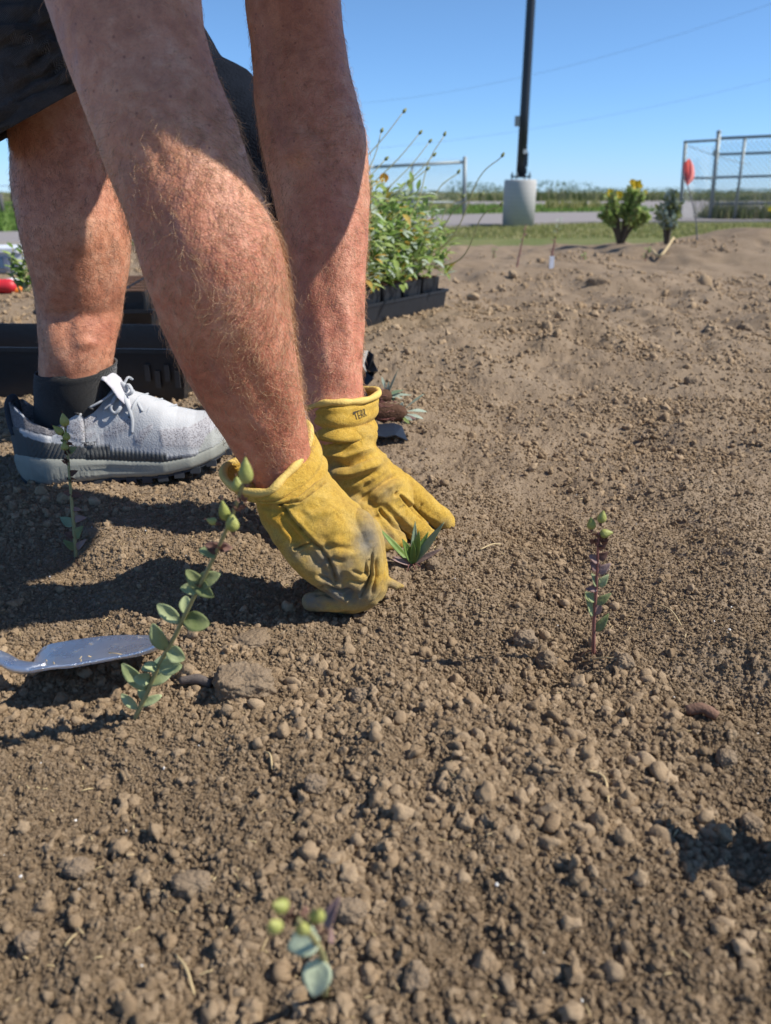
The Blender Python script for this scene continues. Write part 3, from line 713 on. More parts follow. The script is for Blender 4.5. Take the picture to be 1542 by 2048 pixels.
# muscles, tendons, elbow creases (outline px, width px, height m)
vein = np.zeros(len(v))
def crease(mask, poly, wpx, h, store=False, tap=True):
    global disp
    d, t = seg_dist(px, py, poly); g = np.exp(-(d/wpx)**2)*(np.sin(np.clip(t, .02, .98)*math.pi)**.5 if tap else 1)
    g = np.where(mask & facing, g, 0); disp = disp + h*g
    if store: vein[:] = np.maximum(vein, g)
crease(is_near, [(300, 275), (318, 315), (330, 350)], 8, -.0022); crease(is_near, [(345, 160), (330, 230), (318, 300)], 26, .0020)
crease(is_near, [(230, 318), (270, 322), (330, 318)], 6, -.0012); crease(is_near, [(232, 345), (280, 352), (335, 340)], 5, -.0010); crease(is_near, [(245, 385), (300, 392), (350, 380)], 5, -.0008)
crease(is_near, [(250, 330), (290, 380), (310, 430)], 45, .0010); crease(is_near, [(350, 400), (430, 520), (500, 700)], 55, .0030)
crease(is_near, [(420, 250), (350, 430), (420, 640)], 7, .0010, True); crease(is_near, [(400, 700), (470, 800), (540, 880)], 8, .0014, True); crease(is_near, [(470, 690), (520, 790), (570, 860)], 14, -.0016)
crease(is_near, [(330, 560), (400, 700), (470, 840)], 22, -.0016)
crease(is_far, [(608, 230), (618, 262), (640, 275)], 6, -.0030); crease(is_far, [(585, 330), (600, 300), (600, 260)], 24, .0050); crease(is_far, [(690, 215), (712, 260), (722, 320)], 20, .0050)
crease(is_far, [(645, 240), (650, 300), (655, 350)], 14, -.0018); crease(is_far, [(560, 420), (600, 520), (618, 640)], 18, .0028); crease(is_far, [(660, 420), (650, 540), (668, 700)], 16, -.0022)
crease(is_far, [(690, 600), (700, 680), (690, 760)], 13, .0028); crease(is_far, [(640, 620), (650, 700), (660, 760)], 6, .0010, True)
crease(is_leg, [(120, 310), (150, 420), (150, 520)], 42, .0055); crease(is_leg, [(230, 420), (215, 520), (200, 620)], 22, -.004); crease(is_leg, [(130, 560), (135, 660), (140, 720)], 16, -.0035)
crease(is_leg, [(100, 560), (98, 640), (100, 720)], 12, .003); crease(is_leg, [(150, 690), (175, 685), (200, 690)], 9, .0028)
setv(bme, v+nn*disp[:, None])
red = np.clip(.30+.9*sstep(.42, .18, v[:, 2])*is_near + .75*sstep(.5, .2, v[:, 2])*is_far + .25*is_leg + .25*fbm(v[:, 0]*20, v[:, 1]*20, v[:, 2]*20, 5, 2), 0, 1)
setattr_f(bme, 'red', red); setattr_f(bme, 'vein', vein); bme.materials.append(M['skin'])
bodyo = link('body', bme, PERSON)

# ---- body hair
def hairmat(name, a, b, rough=.35):
    t = NT(name); hi = t.n('ShaderNodeHairInfo').outputs['Random']
    t.fin(t.mix(hi, a, b), rough, spec=.6); return t.m
M['hair_gold'] = hairmat('arm_hair', (.20, .10, .04), (.70, .43, .22)); M['hair_dark'] = hairmat('leg_hair', (.06, .032, .02), (.34, .20, .12))
def grow(name, mask_fn, n, l0, l1, along, mat, curl, seed, out=.55, rad=.000055, parent=PERSON):
    me = bme; me.calc_loop_triangles(); nt_ = len(me.loop_triangles); tri = np.empty(nt_*3, np.int32); me.loop_triangles.foreach_get('vertices', tri); tri = tri.reshape(-1, 3)
    V = getv(me); N = getn(me); c = V[tri].mean(1); wgt = mask_fn(c)
    ar = np.linalg.norm(np.cross(V[tri[:, 1]]-V[tri[:, 0]], V[tri[:, 2]]-V[tri[:, 0]]), axis=1)*wgt
    r = np.random.default_rng(seed); k = r.choice(nt_, n, p=ar/ar.sum()); b = r.dirichlet((1, 1, 1), n)
    p = (V[tri[k]]*b[:, :, None]).sum(1); nr = (N[tri[k]]*b[:, :, None]).sum(1); nr /= np.linalg.norm(nr, axis=1)[:, None]
    al = np.array(along); al = al/np.linalg.norm(al); al = al - nr*(nr@al)[:, None]; al /= np.linalg.norm(al, axis=1)[:, None]+1e-9
    side = np.cross(nr, al); sw = vnoise(p[:, 0]*25, p[:, 1]*25, p[:, 2]*25, seed)[:, None]*1.6 + r.normal(0, .55, (n, 1))
    d = al*np.cos(sw)+side*np.sin(sw); L = r.uniform(l0, l1, n)[:, None]*(.6+.6*r.random((n, 1))); m = 7; pts = np.empty((n, m, 3)); q = p-nr*.0002; pts[:, 0] = q
    lift = out*r.uniform(.4, 1.3, (n, 1)); cu = r.normal(0, curl, (n, 1)); dd = d*(1-lift*.5)+nr*lift
    ax = np.cross(d, nr)
    for i in range(1, m):
        dd = dd/np.linalg.norm(dd, axis=1)[:, None]; q = q+dd*L/(m-1); pts[:, i] = q
        dd = dd - nr*(.30*lift) + np.cross(nr, dd)*cu + r.normal(0, .10, (n, 3))
    hc_ = bpy.data.hair_curves.new(name); hc_.add_curves([m]*n); hc_.position_data.foreach_set('vector', pts.astype(np.float32).ravel()) if hasattr(hc_, 'position_data') else None
    at = hc_.attributes.get('radius') or hc_.attributes.new('radius', 'FLOAT', 'POINT'); rr = np.tile(rad*np.array([1, 1, .95, .85, .7, .5, .2]), n); at.data.foreach_set('value', rr.astype(np.float32))
    hc_.materials.append(mat); o = link(name, hc_, parent); return tag(o, kind='stuff')
def wn(c):
    x, y, z = proj(c); return np.where((z < .775) & (x < np.where(y < 300, 480, 655)) & (y < 960), np.interp(y, [60, 200, 300, 560, 880, 950], [.03, .22, .8, 1, .55, .2])*np.interp(x-np.interp(y, [0, 400, 900], [85, 222, 480]), [0, 90, 200], [.35, .8, 1.15]), 0)
def wf(c):
    x, y, z = proj(c); return np.where((z > .76) & (z < .94) & (x > 460) & (x < 765) & (y < 880), np.interp(y, [0, 100, 250, 500, 800], [.10, .35, .85, 1, .8]), 0)
def wl(c):
    x, y, z = proj(c); return np.where((z > .93) & (z < 1.25) & (x < 290) & (y > 180) & (y < 760), np.interp(y, [200, 420, 740], [.7, 1, .45]), 0)
grow('arm_hair', wn, 10500, .007, .017, (.25, .1, -1), M['hair_gold'], .24, 1, .6, .000085)
grow('arm_hair', wf, 9000, .006, .014, (.2, .0, -1), M['hair_gold'], .2, 2, .55, .000085)
grow('leg_hair', wl, 9000, .005, .012, (.25, 0, -1), M['hair_dark'], .12, 3, .4, .00008)

# ---- shorts, shirt, cap of hair
def denim():
    t = NT('black_denim'); c = t.coord(); wv = t.n('ShaderNodeTexWave'); wv.inputs['Scale'].default_value = 330; wv.bands_direction = 'DIAGONAL'; t.l(c, wv.inputs[0])
    n = t.noise(60, 4, .6, c); n2 = t.noise(700, 3, .7, c)
    col = t.mix(t.math('MULTIPLY', n2, n), (.018, .018, .019), (.17, .165, .16)); col = t.mix(t.math('MULTIPLY', wv.outputs['Fac'], .35), col, (.19, .18, .17))
    nb = t.bump(wv.outputs['Fac'], .0005); nb = t.bump(n, .003, 1, nb)
    return t.fin(col, .92, nb, spec=.15)
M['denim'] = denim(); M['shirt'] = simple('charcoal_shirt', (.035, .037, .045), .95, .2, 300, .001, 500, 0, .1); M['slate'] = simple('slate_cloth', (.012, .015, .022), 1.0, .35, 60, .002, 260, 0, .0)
def cloth(name, rings, mat, fold, seed, thick=.0018, hemw=.0):
    rs = cr(np.array(rings), 14).reshape(-1, len(rings[0]), 3) if False else None
    arr = np.array([np.asarray(r, float) for r in rings]); k, n, _ = arr.shape
    sm = cr(arr.reshape(k, -1), 16).reshape(-1, n, 3); nn_ = len(sm)
    cen = sm.mean(1, keepdims=True); d = sm-cen; d /= np.linalg.norm(d, axis=2, keepdims=True)
    a = fbm(sm[..., 0]*14+seed, sm[..., 1]*14, sm[..., 2]*26, seed, 3); b = 1-np.abs(fbm(sm[..., 0]*9+seed, sm[..., 1]*9, sm[..., 2]*20+4, seed+3, 2))
    sm = sm + d*((a*.6+b*.7)*fold)[..., None]
    v, f = loft(list(sm), False); o = mk(name, v, f, mat, PERSON); s = o.modifiers.new('thick', 'SOLIDIFY'); s.thickness = thick; s.offset = 1; return o
def ring_from(L, Rr, z, depth=1.0, n=56, tilt=0.0, wob=0.0, up=None):
    a, b = np.array(P(*L, z)), np.array(P(*Rr, z)); c = (a+b)/2; A = (b-a)/2; h = np.linalg.norm(A); A = A/h
    up = np.array((0, 0, 1.0)) if up is None else np.array(up, float); d = np.cross(up, A); d /= np.linalg.norm(d); th = np.linspace(0, 2*math.pi, n, endpoint=False)
    return c + h*(np.cos(th)[:, None]*A + np.sin(th)[:, None]*d*depth + np.sin(th)[:, None]*np.array((0, 0, tilt)))
def axring(c, ax, r1, r2=None, n=56, ref=(1, 0, 0)):
    c = np.array(c); ax = np.array(ax, float); ax /= np.linalg.norm(ax); a = np.array(ref, float); a -= ax*(a@ax); a /= np.linalg.norm(a); b = np.cross(ax, a); th = np.linspace(0, 2*math.pi, n, endpoint=False)
    return c + r1*np.cos(th)[:, None]*a + (r2 or r1)*np.sin(th)[:, None]*b
hem = ring_from((-62, 312), (262, 128), .945, .85, tilt=.10)
cloth('shorts', [hem, ring_from((-75, 235), (262, 60), .94, .9, tilt=.08), ring_from((-110, 130), (262, -20), .93, .95, tilt=.05), ring_from((-190, 20), (262, -110), .925, 1.0), axring((-.47, 1.06, .70), (-.2, .15, 1), .125), axring((-.50, 1.12, .82), (-.2, .2, 1), .13)], M['denim'], .017, 3)
so = bpy.data.objects['shorts']; v = getv(so.data); nn = getn(so.data); px, py, zc = proj(v); dsp = np.zeros(len(v))
for poly, wp, h in (([(-20, 262), (40, 200), (100, 172), (175, 160)], 4, -.0040), ([(-20, 252), (40, 190), (100, 162), (175, 150)], 7, .0030), ([(-10, 85), (30, 150), (62, 190)], 5, .0050), ([(-20, 90), (18, 155), (50, 198)], 4, -.0040), ([(0, 60), (50, 62), (110, 95), (160, 150)], 9, .0075), ([(0, 85), (45, 90), (95, 130), (130, 165)], 8, -.0060),
                    ([(40, 110), (80, 140), (150, 150)], 6, .0050), ([(0, 120), (10, 170), (0, 230)], 8, .0060), ([(20, 165), (30, 210), (10, 260)], 6, -.0050), ([(60, 100), (110, 150)], 4, -.0035), ([(0, 30), (60, 20), (140, 40)], 12, .006), ([(0, 45), (60, 40), (130, 75)], 8, -.006)):
    d, t_ = seg_dist(px, py, poly); dsp += np.where(zc < .97, h*np.exp(-(d/wp)**2), 0)
setv(so.data, v+nn*(dsp*1.4)[:, None])
# hem band and seam of the shorts
def band(name, ringa, ringb, mat, off, rad):
    v, f = tube([tuple(p) for p in np.vstack([ringa, ringa[:2]])], rad, 8, False, 2, 1); return mk(name, v, f, mat, PERSON)
hem2 = hem+np.array((0, 0, .006)); band('hem', hem2, None, M['denim'], 0, .0048)
hb = ring_from((-66, 284), (262, 100), .944, .87, tilt=.10); band('hem', hb, None, M['denim'], 0, .0022)
kd = (kB-hipB)
cloth('shorts', [axring(kB+W3(.008, 0, -.035), (.6, 0, -1), .080, .082), axring(kB+W3(-.012, 0, .0), (.8, -.2, -1), .084, .084), axring(kB*.8+hipB*.2, kd, .082), axring(kB*.6+hipB*.4, kd, .086), axring(kB*.3+hipB*.7, kd, .105), axring(hipB, kd, .12)], M['slate'], .006, 8)
cloth('shorts', [axring((-.60, 1.28, .74), (1, -.7, .3), .17, .15), axring((-.48, 1.24, .84), (1, -.7, .3), .175, .15), axring((-.38, 1.18, .88), (1, -.8, .1), .16, .145)], M['denim'], .008, 12)
cloth('shirt', [axring((-.40, 1.19, .88), (1, -.8, 0), .165, .15), axring((-.30, 1.10, .88), (1, -.8, -.1), .165, .165), axring((-.23, 1.02, .885), (1, -.8, -.4), .125, .14), axring((-.17, .94, .84), (1, -.9, -.6), .09, .11), axring((-.12, .88, .79), (1, -.8, -.6), .07, .07)], M['shirt'], .006, 15)
for sh, arm in ((shA, near_arm), (shB, far_arm)):
    rs = ringset(arm); e = np.mean(rs[3], axis=0); ax = e-sh; q = W3(-.17, .93, .82)
    cloth('sleeve', [axring(e*.75+sh*.25, ax, .073), axring(sh, ax, .075), axring(sh*.6+q*.4, q-sh, .078), axring(q, q-sh, .085)], M['shirt'], .005, 21)
# face, turned down to the hands
fd = np.array((.62, -.55, -.56)); fd /= np.linalg.norm(fd); fs = np.cross(fd, np.array(S)); fs /= np.linalg.norm(fs); fu = np.cross(fs, fd)
if fu @ np.array(S) < 0: fu = -fu
M['eye'] = simple('eye_white', (.75, .73, .70), .25); M['iris'] = simple('iris', (.05, .09, .12), .2); M['lip'] = simple('lips', (.42, .14, .11), .5); M['hair'] = simple('short_hair', (.16, .09, .045), .9, .4, 200, .002, 500)
for s_ in (-1, 1):
    c_ = hc+fd*.082+fs*(.031*s_)+fu*.004; m = MB(); m.add(*ball(c_, .0115, 14, 10)); e_o = m.build('eye', M['eye'], PERSON); m = MB(); m.add(*ball(c_+fd*.0075, .0056, 10, 8)); m.build('iris', M['iris'], e_o)
    v, f = tube([hc+fd*.086+fs*(.014*s_)+fu*.020, hc+fd*.090+fs*(.032*s_)+fu*.024, hc+fd*.078+fs*(.050*s_)+fu*.018], [.003, .0038, .002], 8, True, 4); mk('eyebrow', v, f, M['hair'], PERSON)
v, f = tube([hc+fd*.078-fs*.026-fu*.056, hc+fd*.090-fu*.054, hc+fd*.078+fs*.026-fu*.056], [.002, .006, .002], 10, True, 5); mk('mouth', v, f, M['lip'], PERSON)
v, f = ball(hc-fd*.016+fu*.012, .100, 28, 18, (.88, .95, 1.06)); mk('hair', v, f, M['hair'], PERSON)
def added_shade_hat():  # hat out of view, added for the shade it throws on both arms
    c0 = hc+np.array(S)*.025; ax = np.array(S); rg = [axring(c0-ax*.012, ax, .170), axring(c0-ax*.006, ax, .150), axring(c0, ax, .105), axring(c0+ax*.02, ax, .100), axring(c0+ax*.075, ax, .092), axring(c0+ax*.100, ax, .055), axring(c0+ax*.105, ax, .012)]
    t = (0.02*np.sin(np.linspace(0, 4*math.pi, 56, endpoint=False)))[:, None]*ax
    rg[0] = rg[0]+t; rg[1] = rg[1]+t*.5
    E1 = np.array((SUN_AZ[1]*-1, SUN_AZ[0], 0)); E1 /= np.linalg.norm(E1); E2 = np.cross(np.array(S), E1)*1.0
    if E2[2] < 0: E2 = -E2
    for q_, k_ in ((0, 1.0), (1, .9), (2, .35)):   # brim drawn longer on one side to shade the far arm
        d_ = rg[q_]-c0; ph = np.arctan2(d_@E2, d_@E1); rg[q_] = c0+d_*(1+k_*.05*np.exp(-((ph-.36)/.36)**2))[:, None]
    v, f = loft(rg, False); o = mk('added_shade_hat', v, f, simple('added_hat_straw', (.45, .36, .22), .9, .2, 300, .001, 400), PERSON); sm = o.modifiers.new('thick', 'SOLIDIFY'); sm.thickness = .003
added_shade_hat()
# ---- suede gloves
def suede():
    t = NT('suede'); c = t.coord(); n1 = t.noise(38, 4, .6, c); n2 = t.noise(1300, 3, .75, c); n3 = t.noise(260, 4, .7, c)
    f = t.math('ADD', t.math('MULTIPLY', n1, .5), t.math('MULTIPLY', n3, .5))
    col = t.ramp(f, [(.30, (.40, .215, .028)), (.50, (.62, .385, .060)), (.72, (.74, .51, .13))])
    col = t.mix(t.ramp(n2, [(.38, .55), (.52, 0.)]), col, (.22, .13, .03))
    dk = t.attr('patch'); col = t.mix(t.math('MULTIPLY', dk, .45), col, (.60, .30, .018))
    d = t.attr('dirt'); dn = t.math('MULTIPLY', d, t.ramp(t.noise(120, 5, .65, c), [(.25, .55), (.5, 1.)])); col = t.mix(dn, col, (.22, .20, .165))
    sm = t.attr('seam'); col = t.mix(t.math('MULTIPLY', sm, .85), col, (.12, .075, .02))
    t.b.inputs['Sheen Weight'].default_value = .25; t.b.inputs['Sheen Roughness'].default_value = .5; t.b.inputs['Sheen Tint'].default_value = (1, .85, .45, 1)
    nb = t.bump(n2, .0009); nb = t.bump(n3, .0011, 1, nb)
    return t.fin(col, .93, nb, spec=.12)
M['suede'] = suede(); M['binding'] = simple('pale_leather', (.66, .46, .13), .7, .18, 90, .0008, 400, 0, .3)
def finish_glove(me, creases, patch, dirt, seams, seed, amp=.0012):
    v = getv(me); nn = getn(me); px, py, zc = proj(v); face = ((v-np.array((0, 0, CAMH)))*nn).sum(1) < 0
    d_ = amp*fbm(v[:, 0]*45+seed, v[:, 1]*45, v[:, 2]*45, seed, 3)
    wr = 1-np.abs(fbm(v[:, 0]*60+seed, v[:, 1]*60, v[:, 2]*60, seed+9, 2)); d_ += .0011*(wr-.7)
    for poly, wp, h in creases:
        dd, t = seg_dist(px, py, poly); g = np.exp(-(dd/wp)**2)*np.clip(np.sin(np.clip(t, .03, .97)*math.pi)*1.6, 0, 1); d_ += np.where(face, g*h*1.35, 0)
    sm = np.zeros(len(v))
    for poly, wp in seams:
        dd, t = seg_dist(px, py, poly); g = np.where(face, np.exp(-(dd/wp)**2), 0); sm = np.maximum(sm, g*np.clip(.55+.6*vnoise(px*.12, py*.12, 0, seed), 0, 1)); d_ += -.0018*g + np.where(face, .0014*np.exp(-((dd-wp*2.4)/(wp*1.3))**2), 0)
    setv(me, v+nn*d_[:, None])
    pa = np.zeros(len(v)); 
    for poly in patch: pa = np.maximum(pa, (inpoly(px, py, poly) & face).astype(float))
    di = np.zeros(len(v))
    for (x, y, rx, ry, a) in dirt: di = np.maximum(di, a*np.exp(-((px-x)/rx)**2-((py-y)/ry)**2))
    di = np.clip(di + .12*fbm(v[:, 0]*60, v[:, 1]*60, v[:, 2]*60, 3, 3), 0, 1)
    setattr_f(me, 'patch', pa); setattr_f(me, 'dirt', di); setattr_f(me, 'seam', sm); me.materials.append(M['suede'])
def cuff(name, rim, low, mid_bulge, parent, seed, extra=None, dirt=()):
    rim = np.array([P(*r) for r in rim]); low = np.array([P(*r) for r in low])
    def closed(a, n):
        b = np.vstack([a[-2:], a, a[:3]]); c = cr(b, 12)[12*1:]; # drop lead
        s = np.linalg.norm(np.diff(np.vstack([a, a[:1]]), axis=0), axis=1); out = []
        k = len(a)
        for i in range(k):
            p0, p1, p2, p3 = a[i-1], a[i], a[(i+1) % k], a[(i+2) % k]
            for j in range(n//k+1):
                t = j/(n//k+1); out.append(.5*((2*p1)+(-p0+p2)*t+(2*p0-5*p1+4*p2-p3)*t*t+(-p0+3*p1-3*p2+p3)*t**3))
        return np.array(out)
    A = closed(rim, 96); B = closed(low, 96); n = min(len(A), len(B)); A = A[np.linspace(0, len(A)-1, n).astype(int)]; B = B[np.linspace(0, len(B)-1, n).astype(int)]
    cen = lambda t: A.mean(0)*(1-t)+B.mean(0)*t
    rings = []
    for t in np.linspace(0, 1, 26):
        q = A*(1-t)+B*t; d = q-cen(t); d /= np.linalg.norm(d, axis=1)[:, None]
        wv = mid_bulge*math.sin(t*math.pi) + .0012*fbm(q[:, 0]*50, q[:, 1]*50, q[:, 2]*50+t*2, seed, 2) + (.0024*np.exp(-((t-.10)/.035)**2)*-1)
        if extra is not None: wv = wv + extra(t, np.arange(n)/n)
        rings.append(q+d*np.asarray(wv).reshape(-1, 1))
    v, f = loft(rings, False); me = meshdata(name, v, f); vv = getv(me); px, py, _ = proj(vv)
    tt = np.repeat(np.linspace(0, 1, 26), n); sm = np.exp(-((tt-.10)/.025)**2)*.5+np.exp(-((tt-.97)/.03)**2)*.6
    di = np.zeros(len(vv))
    for (x, y, rx, ry, a) in dirt: di = np.maximum(di, a*np.exp(-((px-x)/rx)**2-((py-y)/ry)**2))
    setattr_f(me, 'patch', np.zeros(len(vv))); setattr_f(me, 'dirt', di); setattr_f(me, 'seam', sm); me.materials.append(M['suede'])
    o = link(name, me, parent); s = o.modifiers.new('thick', 'SOLIDIFY'); s.thickness = .0022; s.offset = 0; s2 = o.modifiers.new('sub', 'SUBSURF'); s2.levels = 1; s2.render_levels = 1
    v, f = tube([tuple(p) for p in np.vstack([A[::3], A[:1], A[3:4]])], [.0036*(1+.12*math.sin(i*1.7)) for i in range(len(A[::3])+2)], 10, False, 2); b = mk('cuff_binding', v, f, M['binding'], parent)
    return o, A
def C(pts): return [P(x, y, z) for x, y, z, r in pts], [r for *_, r in pts]
def chain(pts, n=22, flat=1.0):
    p, r = C(pts); return tube(p, r, n, True, 5, flat, roundcap=True)
# near glove -------------------------------------------------------------
gm = MB()
gm.add(*loft(ringset([((508, 985), (652, 938), .722), ((512, 1010), (662, 952), .726), ((522, 1044), (690, 982), .728), ((545, 1080), (720, 1018), .730), ((580, 1112), (742, 1054), .732), ((612, 1140), (756, 1092), .738), ((640, 1162), (760, 1130), .742), ((668, 1180), (758, 1160), .745), ((690, 1188), (745, 1176), .748)], 1.12)))
gm.add(*chain([(722, 1050, .715, .0125), (733, 1105, .722, .0130), (738, 1160, .728, .0125), (722, 1192, .735, .0108), (690, 1200, .738, .0100), (650, 1200, .740, .0098), (624, 1202, .742, .0090)]))
gm.add(*chain([(735, 1060, .745, .0125), (744, 1115, .748, .0125), (746, 1165, .750, .0120), (730, 1196, .752, .0105), (700, 1206, .754, .010), (668, 1208, .756, .009)]))
gm.add(*chain([(738, 1065, .775, .0120), (750, 1120, .772, .0120), (752, 1170, .770, .0110), (735, 1195, .768, .010), (705, 1200, .768, .009)]))
gm.add(*chain([(735, 1080, .795, .0110), (748, 1130, .790, .0110), (748, 1170, .786, .010), (728, 1188, .784, .009)]))
gm.add(*chain([(575, 1075, .70, .0125), (612, 1118, .705, .0135), (648, 1150, .712, .0120), (676, 1178, .722, .0092), (690, 1192, .728, .0070)]))
gm.add(*chain([(742, 1150, .765, .0075), (768, 1160, .770, .0070), (790, 1170, .772, .0050), (803, 1172, .773, .0030)], 16, .7))
me = remesh('glove', gm.V(), gm.f, .00115, 6, .5)
finish_glove(me,
    [([(653, 1000), (625, 1020), (590, 1028)], 14, -.0016), ([(640, 1085), (665, 1072), (700, 1070)], 9, -.0018), ([(600, 1060), (640, 1080), (700, 1075)], 22, .0014),
     ([(560, 1010), (580, 1050), (612, 1085)], 5, -.0012), ([(676, 1178), (660, 1160), (630, 1150)], 4, -.0028), ([(612, 1180), (650, 1176), (675, 1184), (712, 1182)], 4, -.0045), ([(690, 1176), (704, 1190), (690, 1204)], 6, -.0022),
     ([(745, 1100), (744, 1150), (722, 1200)], 3.6, -.0040), ([(755, 1110), (756, 1155), (742, 1195)], 3.2, -.0036), ([(732, 1120), (735, 1160), (714, 1196)], 3.6, -.0030), ([(724, 1186), (700, 1192), (668, 1190)], 5, -.0018),
     ([(700, 1000), (722, 1040), (735, 1090)], 20, .0020), ([(640, 1000), (670, 1040), (690, 1100)], 26, .0016), ([(520, 1015), (560, 1020), (590, 1008)], 6, -.0014), ([(600, 1012), (625, 1030), (690, 1020)], 8, .0014), ([(628, 1100), (660, 1092), (712, 1100)], 6, -.0016), ([(640, 1128), (665, 1118), (690, 1126)], 5, -.0018), ([(700, 1140), (725, 1150), (742, 1145)], 3, -.0016), ([(696, 1160), (722, 1168), (740, 1166)], 3, -.0016), ([(530, 1030), (560, 1048), (590, 1090)], 7, .0016), ([(626, 1192), (650, 1186), (664, 1196)], 3, -.0018), ([(610, 1195), (650, 1212), (700, 1212)], 5, -.0010)],
    [[(505, 990), (556, 1008), (585, 1040), (612, 1072), (622, 1085), (592, 1098), (555, 1060), (520, 1040)]],
    [(735, 1085, 30, 55, .95), (742, 1030, 18, 25, .55), (640, 1118, 38, 30, .85), (665, 1155, 32, 28, .95), (690, 1190, 75, 26, 1.0), (625, 1200, 40, 30, 1.0), (600, 1110, 25, 20, .7), (785, 1168, 20, 14, .6), (700, 1130, 30, 40, .5)],
    [([(553, 1000), (570, 1022), (590, 1046), (625, 1082), (650, 1110), (664, 1135), (674, 1165)], 3.0), ([(560, 1006), (600, 1002), (648, 966)], 2.2), ([(622, 1085), (605, 1092), (590, 1098)], 2.2), ([(738, 1120), (742, 1150), (722, 1192)], 2.0)], 5)
GN = link('glove', me, PERSON); GN['label'] = 'near suede glove, curled fist pressed into the soil and smeared grey'
near_rim = [(620, 858, .738), (613, 896, .716), (592, 930, .700), (566, 956, .692), (544, 980, .688), (520, 986, .692), (490, 982, .700), (464, 972, .712), (447, 952, .730), (452, 932, .748), (482, 918, .762), (525, 885, .772), (575, 858, .766), (606, 846, .752)]
near_low = [(655, 950, .735), (650, 968, .715), (632, 984, .702), (605, 996, .695), (575, 1004, .693), (548, 1008, .696), (525, 1006, .704), (510, 1000, .715), (502, 992, .730), (510, 984, .745), (535, 972, .758), (580, 955, .765), (625, 938, .760), (648, 940, .748)]
cuff('cuff', near_rim, near_low, .0030, GN, 4, lambda t, a: -.0020*np.exp(-((t-.62)/.08)**2)+.0016*np.exp(-((t-.78)/.08)**2))
# far glove --------------------------------------------------------------
gm = MB()
gm.add(*loft(ringset([((636, 868), (744, 850), .872), ((636, 892), (756, 868), .872), ((644, 918), (752, 892), .872), ((645, 938), (774, 908), .874), ((650, 955), (775, 922), .876), ((660, 975), (790, 935), .882), ((680, 1002), (808, 950), .890), ((702, 1026), (822, 972), .900), ((722, 1040), (825, 990), .908)], 1.0)))
gm.add(*chain([(778, 950, .905, .0135), (812, 978, .915, .0135), (848, 1008, .925, .0128), (876, 1034, .936, .0125), (892, 1046, .942, .0110)]))
gm.add(*chain([(752, 970, .885, .0140), (785, 1008, .888, .0138), (822, 1046, .893, .0132), (852, 1076, .898, .0118), (864, 1086, .900, .009)]))
gm.add(*chain([(728, 990, .872, .0135), (748, 1022, .872, .0130), (768, 1052, .876, .0130), (786, 1074, .880, .0115), (798, 1082, .882, .0090)]))
gm.add(*chain([(712, 1000, .862, .0125), (728, 1032, .862, .0125), (742, 1062, .866, .0125), (762, 1082, .872, .0115), (780, 1088, .876, .009)]))
gm.add(*chain([(670, 940, .92, .014), (690, 985, .95, .0135), (720, 1020, .965, .0125), (745, 1035, .97, .010)]))
me = remesh('glove', gm.V(), gm.f, .00125, 5, .5)
finish_glove(me,
    [([(640, 905), (690, 915), (757, 895)], 8, .0045), ([(643, 925), (700, 932), (750, 905)], 6, -.0035), ([(650, 948), (700, 945), (775, 920)], 9, .0050), ([(660, 965), (710, 962), (760, 942)], 6, -.0032), ([(690, 972), (740, 958), (782, 934)], 7, .0016),
     ([(712, 1008), (745, 985), (785, 955), (800, 948)], 5, -.0042), ([(735, 1000), (770, 975), (808, 958)], 9, .0026), ([(800, 990), (830, 1022), (862, 1052)], 4, -.0036), ([(792, 985), (797, 990)], 5, -.004), ([(755, 1015), (775, 1040), (800, 1065)], 4, -.0030), ([(745, 1040), (760, 1030)], 4, -.002),
     ([(642, 880), (680, 888), (725, 876)], 6, -.0022), ([(690, 1000), (720, 985), (742, 962)], 4, -.002), ([(820, 1000), (850, 1025), (880, 1045)], 5, .0012), ([(770, 1000), (800, 1030), (835, 1062)], 5, .0012), ([(845, 1008), (836, 1018)], 3, -.0014), ([(800, 1020), (815, 1010)], 3, -.0014), ([(700, 880), (720, 900), (745, 880)], 10, .002)],
    [], [(770, 985, 25, 20, .45), (700, 1000, 30, 15, .5), (805, 1050, 25, 25, .45), (760, 1075, 40, 16, .7), (665, 945, 14, 30, .45), (740, 1060, 14, 30, .6), (890, 1050, 14, 12, .3)],
    [([(803, 992), (832, 1022), (866, 1056)], 2.0), ([(760, 1020), (790, 1050), (838, 1085)], 1.8), ([(636, 868), (640, 890), (660, 950), (664, 1000)], 1.8)], 15)
GF = link('glove', me, PERSON); GF['label'] = 'far suede glove with two fingers stretched out on the soil'
far_rim = [(757, 787, .888), (742, 797, .868), (722, 802, .850), (700, 804, .840), (675, 805, .834), (652, 806, .836), (632, 811, .845), (616, 817, .860), (616, 806, .880), (635, 795, .905), (665, 786, .922), (700, 780, .925), (730, 778, .915), (752, 780, .902)]
far_low = [(748, 866, .880), (738, 874, .862), (722, 880, .850), (702, 883, .842), (680, 884, .838), (660, 883, .840), (645, 879, .848), (638, 872, .862), (640, 862, .880), (655, 855, .896), (680, 850, .906), (705, 850, .908), (728, 852, .902), (745, 858, .892)]
co, rimF = cuff('cuff', far_rim, far_low, .0015, GF, 14, lambda t, a: -.0042*np.exp(-((t-.66)/.10)**2)+.0030*np.exp(-((t-.92)/.10)**2)-.001*np.exp(-((t-.3)/.1)**2))
v, f = loft([np.array([P(x, y+o, .90) for x, y in ((640, 800), (665, 792), (697, 788), (730, 788), (735, 795), (700, 812), (660, 815))]) for o in (-6, 26)], False); mk('wristband', v, f, simple('navy_knit', (.025, .03, .05), .9), GF)
